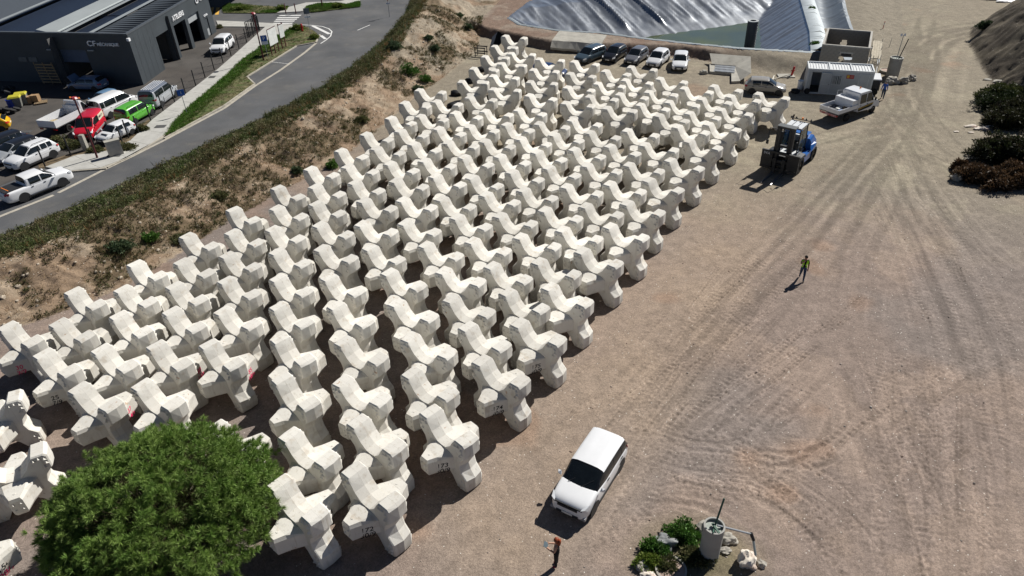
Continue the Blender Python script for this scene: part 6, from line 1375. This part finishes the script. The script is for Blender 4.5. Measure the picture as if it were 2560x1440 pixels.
for dx in (-.22, .12): MB().hull([(dx, 0, 4.1), (dx+.18, 0, 4.1), (dx+.18, .14, 4.15), (dx, .14, 4.15), (dx, .05, 4.35), (dx+.18, .05, 4.35)]).build('floodlight', wl_, pp2)
# boulders
rockm = mat('boulder', (.33, .31, .27), .95, var=.25, scale=2.5, bump=.7, bscale=6, col2=(.42, .39, .33)); whitem = mat('white_boulder', (.66, .60, .52), .9, var=.12, scale=3, bump=.8, bscale=6, col2=(.60, .47, .38)); greyrock = mat('grey_boulder', (.24, .25, .25), .9, var=.3, scale=2.5, bump=.8, bscale=5, col2=(.15, .15, .15))
for k, (x, y, r_, m_, lab, sq) in enumerate([(1866, 1408, .43, whitem, 'white boulder under the end of the side arm', (.9, .85, 1.1)), (1768, 1328, .40, rockm, 'pale boulder behind the concrete tap stand', (1.1, .8, .7)), (1660, 1362, .42, greyrock, 'big grey boulder among the green shrubs', (1.1, .8, .7)), (1608, 1420, .28, rockm, 'flat brown-grey boulder by the manhole ring', (1, 1, .5)), (1620, 1446, .3, whitem, 'pale block at the bottom frame edge', (1, .8, .6)),
        (1902, 1412, .18, rockm, 'small brown stone beside the white boulder', (1, 1, .7)), (1812, 1378, .2, rockm, 'small flat stone beside the concrete tap stand', (1.2, .7, .4)), (1818, 1352, .3, rockm, 'brown stone behind the concrete tap stand', (1.2, .8, .6)),
        (2229, 208, .56, rockm, 'pale boulder at the foot of the roadside concrete pipe', (1.1, .9, .85)), (2258, 207, .52, rockm, 'middle boulder of the three by the roadside pipe', (1, .9, .85)), (2277, 200, .46, rockm, 'boulder farthest from the cabin of the three by the roadside pipe', (1, .9, .75)), (1759, 184, .38, conc, 'lone concrete lump on the ground before the intake', (1.2, .9, .7)), (2392, 448, .4, rockm, 'pale stone beside the dumped roots', (1.2, .9, .7))]):
    p = gp(x, y); tag(MB().rock((0, 0, r_*.35), r_, 11+k, sub=4, squash=sq, rough=.55).build('boulder', m_, None, 40, p), lab, 'boulder')
# manhole rings
for (x, y, lab, R) in ((1676, 1432, 'concrete manhole ring with pinkish lid by the tap stand', .62), (2217, 181, 'concrete manhole ring behind the roadside pipe', .75)):
    g = gp(x, y); t = thing('manhole', lab, 'manhole', g); n = 28; mb = MB(); vs = []
    for r_, z in ((R, -.1), (R, .28), (R*.88, .28), (R*.88, .2)): vs += [(r_*cos(2*pi*i/n), r_*sin(2*pi*i/n), z) for i in range(n)]
    mb.add(vs, [(k*n+i, k*n+(i+1) % n, (k+1)*n+(i+1) % n, (k+1)*n+i) for k in range(3) for i in range(n)]); mb.build('ring', conc, t, 30); MB().tube((0, 0, .0), (0, 0, .22), R*.885, n=n).build('lid', mat('dusty_lid', (.38, .29, .24), .9, var=.15, scale=3), t)
# black frame with torn tarpaulin at the end of the yard
g = gp(1205, 140); fr = thing('tarpaulin_frame', 'black metal stand draped with torn black tarpaulin beside the sandy slope', 'stand', g, rad(-20)); tarp = mat('tarpaulin', (.008, .009, .010), .6)
for x in (-.7, .5):
    for y in (-.4, .4): MB().tube((x, y, 0), (x, y, 1.1), .05, n=6).build('leg', tarp, fr)
for z in (.45, 1.05): MB().box((-.1, -.4, z), (1.4, .08, .12)).build('rail', tarp, fr); MB().box((-.1, .4, z), (1.4, .08, .12)).build('rail', tarp, fr)
MB().tube((1.6, .3, -.1), (2.1, 1.6, 2.4), .05, n=6).build('pole', MATS['scaffold_plank'], fr)
MB().add([(.8, .6, .6), (1.6, 1.6, 2.6), (2.9, 1.3, 2.0), (1.7, .5, .9), (1.2, .2, .3)], [(0, 1, 3), (1, 2, 3), (0, 3, 4), (3, 1, 0), (3, 2, 1), (4, 3, 0)]).build('sheet', tarp, fr); MB().add([(.7, .55, .5), (1.0, 1.2, 2.0), (1.55, 1.62, 2.5), (1.1, .5, .8)], [(0, 1, 2, 3), (3, 2, 1, 0)]).build('sheet', mat('grey_tarpaulin', (.25, .26, .28), .5), fr)
# black sacks lying among the blocks
for k, (x, y) in enumerate(((1203, 178), (1175, 207), (1142, 238), (1135, 268))):
    g = px(x, y); tag(MB().rock((0, 0, .2), .55, 40+k, sub=2, squash=(1.2, .8, .6), rough=.5).build('black_sack', tarp, None, 50, g), 'black sack lying on the ground among the rearmost blocks', 'sack', 'black sacks among the blocks')
# rubbish by the brush heap
for k, (x, y, r_, m_) in enumerate(((2430, 316, .35, whitem), (2455, 322, .45, whitem), (2480, 318, .4, whitem), (2428, 332, .18, whitem), (2440, 395, .4, conc), (2500, 205, .5, conc), (2470, 200, .3, conc), (2390, 330, .15, whitem))):
    g = gp(x, y); tag(MB().rock((0, 0, .05), r_, 60+k, sub=2, squash=(1.6, .7, .25), rough=.7).build('debris', m_, None, 30, g), 'pale rubble scrap on the ground by the brush heaps', 'debris', 'rubble scraps by the brush')
# hand ladder and pipes lying beside the intake
g = gp(1880, 205); ld_ = thing('ladder', 'short ladder lying on the ground behind the silver hatchback', 'ladder', g, rad(20)); 
for y in (-.2, .2): MB().tube((-1.2, y, .06), (1.2, y, .12), .03, n=6).build('stile', MATS['scaffold_plank'], ld_)
for k in range(7): MB().tube((-1.1+.36*k, -.2, .09), (-1.1+.36*k, .2, .09), .02, n=6).build('rung', MATS['scaffold_plank'], ld_)
# bags at the cabin corner
for k, (x, y, m_, lab) in enumerate(((1988, 232, tarp, 'dark bag on the ground at the cabin corner'), (1999, 222, wl_, 'white drum beside the cabin corner'))):
    g = px(x, y); (tag(MB().rock((0, 0, .2), .4, 80, sub=2, squash=(1.2, 1, .6)).build('bag', m_, None, 50, g), lab, 'bag') if k == 0 else tag(MB().tube((0, 0, 0), (0, 0, .8), .28, n=14).tube((0, 0, .8), (0, 0, .86), .30, n=14).build('drum', m_, None, 40, g), lab, 'drum'))
# long cable dragged across the gravel: red-white marker posts by the dirt road
for k, (x, y, lab) in enumerate(((2207, 72, 'red and white marker post beside the dirt road'), (2223, 118, 'thin steel stake beside the dirt road'))):
    g = gp(x, y); t = thing('marker_post', lab, 'post', g)
    MB().tube((0, 0, 0), (.05, 0, .9 if k == 0 else 1.1), .04 if k == 0 else .025, n=6).build('stake', rd if k == 0 else galv, t)
    if k == 0: MB().tube((.03, 0, .5), (.04, 0, .7), .05, n=6).build('white_band', wl_, t)

# ------------------------------------------------------------------ street furniture on the workshop side
fence_m = mat('fence_black', (.012, .013, .015), .5); pole_m = mat('dark_red_pole', (.085, .014, .018), .45)
def post_at(x, y): p = px(x, y, ZR); return p
posts = [(94, 349), (57, 452), (113, 418), (95, 348)]
fpts = [(114, 418), (178, 390), (238, 368), (308, 361), (322, 345), (348, 335), (378, 303), (409, 280), (438, 258), (465, 236), (490, 215), (513, 194), (536, 175), (558, 157), (578, 139), (598, 122), (617, 106), (624, 93), (634, 91)]
f0 = px(*fpts[0], ZR); fen = thing('wire_fence', 'black post and wire fence between the car park and the footpath', 'fence', f0)
tops = []
for x, y in fpts:
    p = px(x, y, ZR)-f0; MB().box((p.x, p.y, .85), (.09, .09, 1.75)).build('post', fence_m, fen); tops.append(p)
for a_, b_ in zip(tops[:-1], tops[1:]):
    for z in (.15, .6, 1.05, 1.5): MB().tube((a_.x, a_.y, z), (b_.x, b_.y, z), .006, n=4, cap=False).build('wire', fence_m, fen)
gate_p = px(644, 77, ZR)
gt = thing('mesh_gate', 'black mesh gate leaf at the car park entrance', 'gate', px(620, 94, ZR))
e_ = px(637, 84, ZR)-px(620, 94, ZR); e_ = e_*1.8
for k in range(5): p = e_*(k/4); MB().box((p.x, p.y, .95), (.07, .07, 1.9)).build('bar', fence_m, gt)
for z in (.1, 1.0, 1.9): MB().tube((0, 0, z), (e_.x, e_.y, z), .035, n=6).build('rail', fence_m, gt)
for k in range(26): p = e_*(k/26); MB().tube((p.x, p.y, .1), (p.x, p.y, 1.9), .012, n=4, cap=False).build('rod', fence_m, gt)
for k in range(4): p = px(638+3.2*k, 78-1.0*k, ZR); t = MB().box((0, 0, 1.0), (.12, .12, 2.0)).build('gate_post', fence_m, None, None, p); tag(t, 'black square gate post at the car park entrance', 'post', 'gate posts at the entrance')
for (bx, by, tx, ty, lab) in ((244.5, 397, 180.6, 246, 'dark red street lamp rising between the red van and the pickup'), (659.7, 152.8, 634, 32, 'dark red street lamp on the verge beside the parking sign')):
    p = px(bx, by, ZR); t = thing('street_lamp', lab, 'street lamp', p); MB().tube((0, 0, 0), (0, 0, 5.2), .09, .06, n=10).build('pole', pole_m, t, 40); MB().tube((0, 0, 0), (0, 0, .06), .22, n=12).build('base_plate', pole_m, t)
    MB().tube((0, 0, 5.2), (0, 0, 5.3), .12, .12, n=10).build('collar', pole_m, t); MB().hull([(.32*cos(a), .32*sin(a), 5.35) for a in np.linspace(0, 6.28, 9)]+[(.2*cos(a), .2*sin(a), 5.48) for a in np.linspace(0, 6.28, 9)]+[(.1*cos(a), .1*sin(a), 5.28) for a in np.linspace(0, 6.28, 9)]).build('lamp_head', mat('lamp_red', (.30, .035, .045), .4), t, 30)
bl = mat('sign_blue', (.01, .10, .42), .4)
def sign_on_post(name, label, base, h, w, hh, face, m, pm=galv, rz=None, r_=.03):
    p = px(*base, ZR+.1); rz = math.atan2(-p.y, -p.x)+pi/2 if rz is None else rz; t = thing(name, label, 'sign', p, rz)
    MB().tube((0, 0, 0), (0, 0, h+hh/2), r_, n=8).build('post', pm, t); o = MB().box((0, -.05, h), (w, .03, hh)).build('panel', m, t); return t, o
t, o = sign_on_post('parking_sign', 'blue and white square parking sign beside the two white boards', (671, 148), 2.25, .75, 1.05, None, wl_); MB().box((0, -.07, 2.4), (.62, .012, .62)).build('blue_field', bl, o); letters('P', .55, (0, -.08, 2.4), 0, wl_, o, .004)
t, o = sign_on_post('street_sign', 'small blue rectangular sign on a grey post between path and verge', (468, 284), 2.1, .65, .6, None, bl); letters('i', .4, (0, -.075, 2.1), 0, wl_, o, .004)
for (b0, b1, w_, h_, zz_, lab) in (((682, 138), (699, 128), 2.2, 1.85, 2.0, 'large blank white notice board on dark red posts'), ((708, 121), (716, 117), 1.15, 1.5, 2.0, 'smaller white notice board on dark red posts')):
    a_, b_ = px(*b0, ZR+.1), px(*b1, ZR+.1); c_ = (a_+b_)/2; rz = math.atan2((b_-a_).y, (b_-a_).x); w2_ = (b_-a_).length*.5
    t = thing('notice_board', lab, 'board', c_, rz)
    for k in ((-1, 0, 1) if w_ > 2 else (-1, 1)): MB().box((k*(w2_+.02), .06, 1.45), (.09, .09, 2.95)).build('post', pole_m, t)
    MB().box((0, 0, zz_), (2*w2_+.2, .04, h_)).build('panel', mat('board_white', (.70, .72, .68), .5), t); MB().box((0, 0, zz_+h_/2+.03), (2*w2_+.24, .06, .06)).build('top_trim', pole_m, t)
p = px(756, 78, ZR+.1); t = thing('fire_hydrant', 'red fire hydrant on the grass corner by the crossing', 'hydrant', p); MB().tube((0, 0, 0), (0, 0, .8), .13, n=10).build('barrel', rd, t); MB().tube((0, 0, .8), (0, 0, .95), .16, .08, n=10).build('cap', rd, t); MB().tube((-.22, 0, .55), (.22, 0, .55), .06, n=8).build('outlets', rd, t)
t, o = sign_on_post('street_sign', 'grey-backed road sign stack on a post by the crossing', (777, 88), 3.0, .7, .7, None, mat('sign_back', (.12, .14, .16), .5)); MB().box((0, -.05, 2.3), (.75, .03, .22)).build('name_plate', wl_, t)
p = px(974, 42, ZR); t = thing('yield_sign', 'triangular give way sign on a post by the far road edge', 'sign', p, rad(10)); MB().tube((0, 0, 0), (0, 0, 2.9), .035, n=8).build('post', galv, t)
MB().add([(-.5, -.05, 2.95), (.5, -.05, 2.95), (0, -.05, 2.1)], [(0, 2, 1), (0, 1, 2)]).build('red_border', redl, t); MB().add([(-.33, -.06, 2.86), (.33, -.06, 2.86), (0, -.06, 2.3)], [(0, 2, 1), (0, 1, 2)]).build('white_centre', wl_, t); MB().box((0, -.05, 1.8), (.5, .03, .2)).build('plate', wl_, t)
for k, (x, y) in enumerate(((715, 33), (740, 33))): p = px(x, y, ZR+.1); tag(MB().box((0, 0, .6), (.12, .12, 1.3)).tube((0, 0, 1.25), (0, 0, 1.4), .06, .02).build('bollard', pole_m, None, None, p), 'dark red bollard at the crossing footpath', 'bollard', 'bollards at the crossing')
p = px(806, 17, ZR+.1); t = thing('street_lamp', 'street lamp pole on the far verge, head outside the frame', 'street lamp', p); MB().tube((0, 0, 0), (0, 0, 5.3), .09, .06).build('pole', pole_m, t)
# service cabinets and drain covers
p = px(292, 388, ZR+.05); t = thing('utility_cabinet', 'pale concrete meter cabinet at the corner of the footpath', 'cabinet', p, rad(35)); MB().box((0, 0, .65), (1.15, .5, 1.4)).build('housing', mat('cabinet_concrete', (.42, .39, .34), .9, var=.1), t); MB().box((0, -.262, .7), (.9, .02, .95)).build('door', mat('cabinet_door', (.36, .34, .31), .8), t); MB().box((0, 0, 1.37), (1.22, .56, .06)).build('cap', conc, t)
p = px(216, 374, ZR+.05); tag(MB().box((0, 0, .65), (.42, .4, 1.4), 0, 0, .92).box((0, 0, 1.37), (.34, .32, .05)).build('concrete_post', conc, None, None, p), 'short pale concrete gate post behind the street lamp', 'post')
for (x, y, s_) in ((287, 391, 1.2), (531, 195, .7), (402, 319, 1.0), (62, 330, 1.3)):
    p = px(x, y, ZR); tag(MB().box((0, 0, 0), (s_, .7, .03)).box((0, 0, .02), (s_*.85, .55, .02)).build('drain_cover', mat('cast_iron', (.08, .08, .08), .7), None, None, (p.x, p.y, ZR+(.115 if x in (287, 402, 531) else .02))), 'dark metal drain cover set into the paving by the workshop', 'drain cover', 'drain covers')
# bins, pallets and boxes by the shaded wall
for k, (x, y, bm_, lm, lab) in enumerate(((32, 272, mat('bin_blue', (.02, .05, .30), .5), mat('bin_blue', (.02, .05, .30), .5), 'blue plastic drum beside the wheeled bins'), (46, 268, mat('bin_grey', (.20, .20, .18), .6), mat('bin_yellow', (.46, .42, .04), .5), 'grey wheeled bin with a yellow lid beside the blue drum'), (60, 260, mat('bin_grey', (.20, .20, .18), .6), mat('bin_yellow', (.46, .42, .04), .5), 'grey wheeled bin with a yellow lid nearer the boxes'))):
    p = px(x, y, Z1); t = thing('drum' if k == 0 else 'wheeled_bin', lab, 'bin', p, rad(20))
    if k == 0: MB().tube((0, 0, 0), (0, 0, .95), .32, n=14).build('barrel', bm_, t, 40); MB().tube((0, 0, .95), (0, 0, 1.0), .34, n=14).build('lid', lm, t, 40)
    else:
        MB().hull([(sx*.42, sy*.36, .08) for sx in (1, -1) for sy in (1, -1)]+[(sx*.56, sy*.46, 1.05) for sx in (1, -1) for sy in (1, -1)]).build('bin', bm_, t); MB().hull([(sx*.6, sy*.5, 1.06) for sx in (1, -1) for sy in (1, -1)]+[(sx*.5, sy*.4, 1.2) for sx in (1, -1) for sy in (1, -1)]).build('lid', lm, t)
        for sy in (-.35, .35): MB().tube((-.45, sy-.05, .1), (-.45, sy+.05, .1), .1, n=10).build('caster', blackpl, t)
card = mat('cardboard', (.34, .22, .12), .9, var=.15, scale=3); wood = mat('pallet_wood', (.30, .22, .13), .9, var=.25, scale=5)
p = px(103, 258, Z1); t = thing('pallet', 'wooden pallet on the asphalt under cardboard boxes', 'pallet', p, rad(25))
for k in range(6): MB().box((0, -.4+.16*k, .14), (1.2, .1, .02)).build('deck_board', wood, t)
for y in (-.38, 0, .38): MB().box((0, y, .07), (1.2, .1, .1)).build('bearer', wood, t)
for k, (dx, dy, s_) in enumerate(((-.6, .3, .8), (-1.4, .1, .9), (-.9, .9, .7))): tag(MB().box((0, 0, s_*.4+(.16 if k == 0 else 0)), (s_, s_*.7, s_*.8), .3*k).box((s_*.3, 0, s_*.82+(.16 if k == 0 else 0)), (s_*.4, s_*.66, .02), .3*k).build('cardboard_box', card, None, None, (p.x+dx, p.y+dy, Z1)), 'brown cardboard box in the pile beside the wheeled bins', 'box', 'cardboard boxes by the bins')
pa = Vector(Lp_(10.9, 0, .45)); t = thing('leaning_pallets', 'tall wooden pallets leaning on the shaded workshop wall', 'pallet', pa, rz_L)
for k in range(7): MB().box((0, .1+.03*k, .25+.33*k), (2.4, .03, .14)).build('slat', wood, t)
for x in (-1.1, 0, 1.1): MB().tube((x, 0, 0), (x, .35, 2.5), .05, n=4).build('bearer', wood, t)
for k, (x, y, lab) in enumerate(((8, 285, 'heap of old tyres and dark scrap at the frame edge'), (18, 235, 'tangle of scrap metal by the shaded wall'))):
    p = px(x, y, Z1); t = thing('scrap_heap', lab, 'scrap', p); rr = random.Random(k)
    for j in range(9): q = (rr.uniform(-1.2, 1.2), rr.uniform(-.8, .8)); MB().tube((q[0], q[1], .1+.12*(j % 4)), (q[0]+.08, q[1]+.05, .3+.12*(j % 4)), .34, n=14).build('tyre' if k == 0 else 'scrap_piece', rubber if k == 0 else blackpl, t, 40)
# far cars cut by the top of the frame
for x, y, lab, pm in ((2335, -12, 'dark car at the far end of the dirt yard', paint('black', (.012, .013, .016))), (2487, -6, 'dark blue car beside the white plastic sheets', paint('navy', (.015, .02, .04)))):
    p = px(x, y); car('parked_car', lab, (p.x, p.y, 0), rad(170), 4.2, 1.75, 1.45, pm, group='far parked cars')
p = px(2540, 2); t = MB()
for k in range(9): t.rock((p.x-2+k*.9, p.y+random.uniform(-.4, 1), .1), .7, k+90, sub=2, squash=(1.3, .8, .3))
tag(t.build('plastic_sheeting', wl_, None, 40), 'crumpled white plastic sheets lying at the far yard edge', 'sheeting')
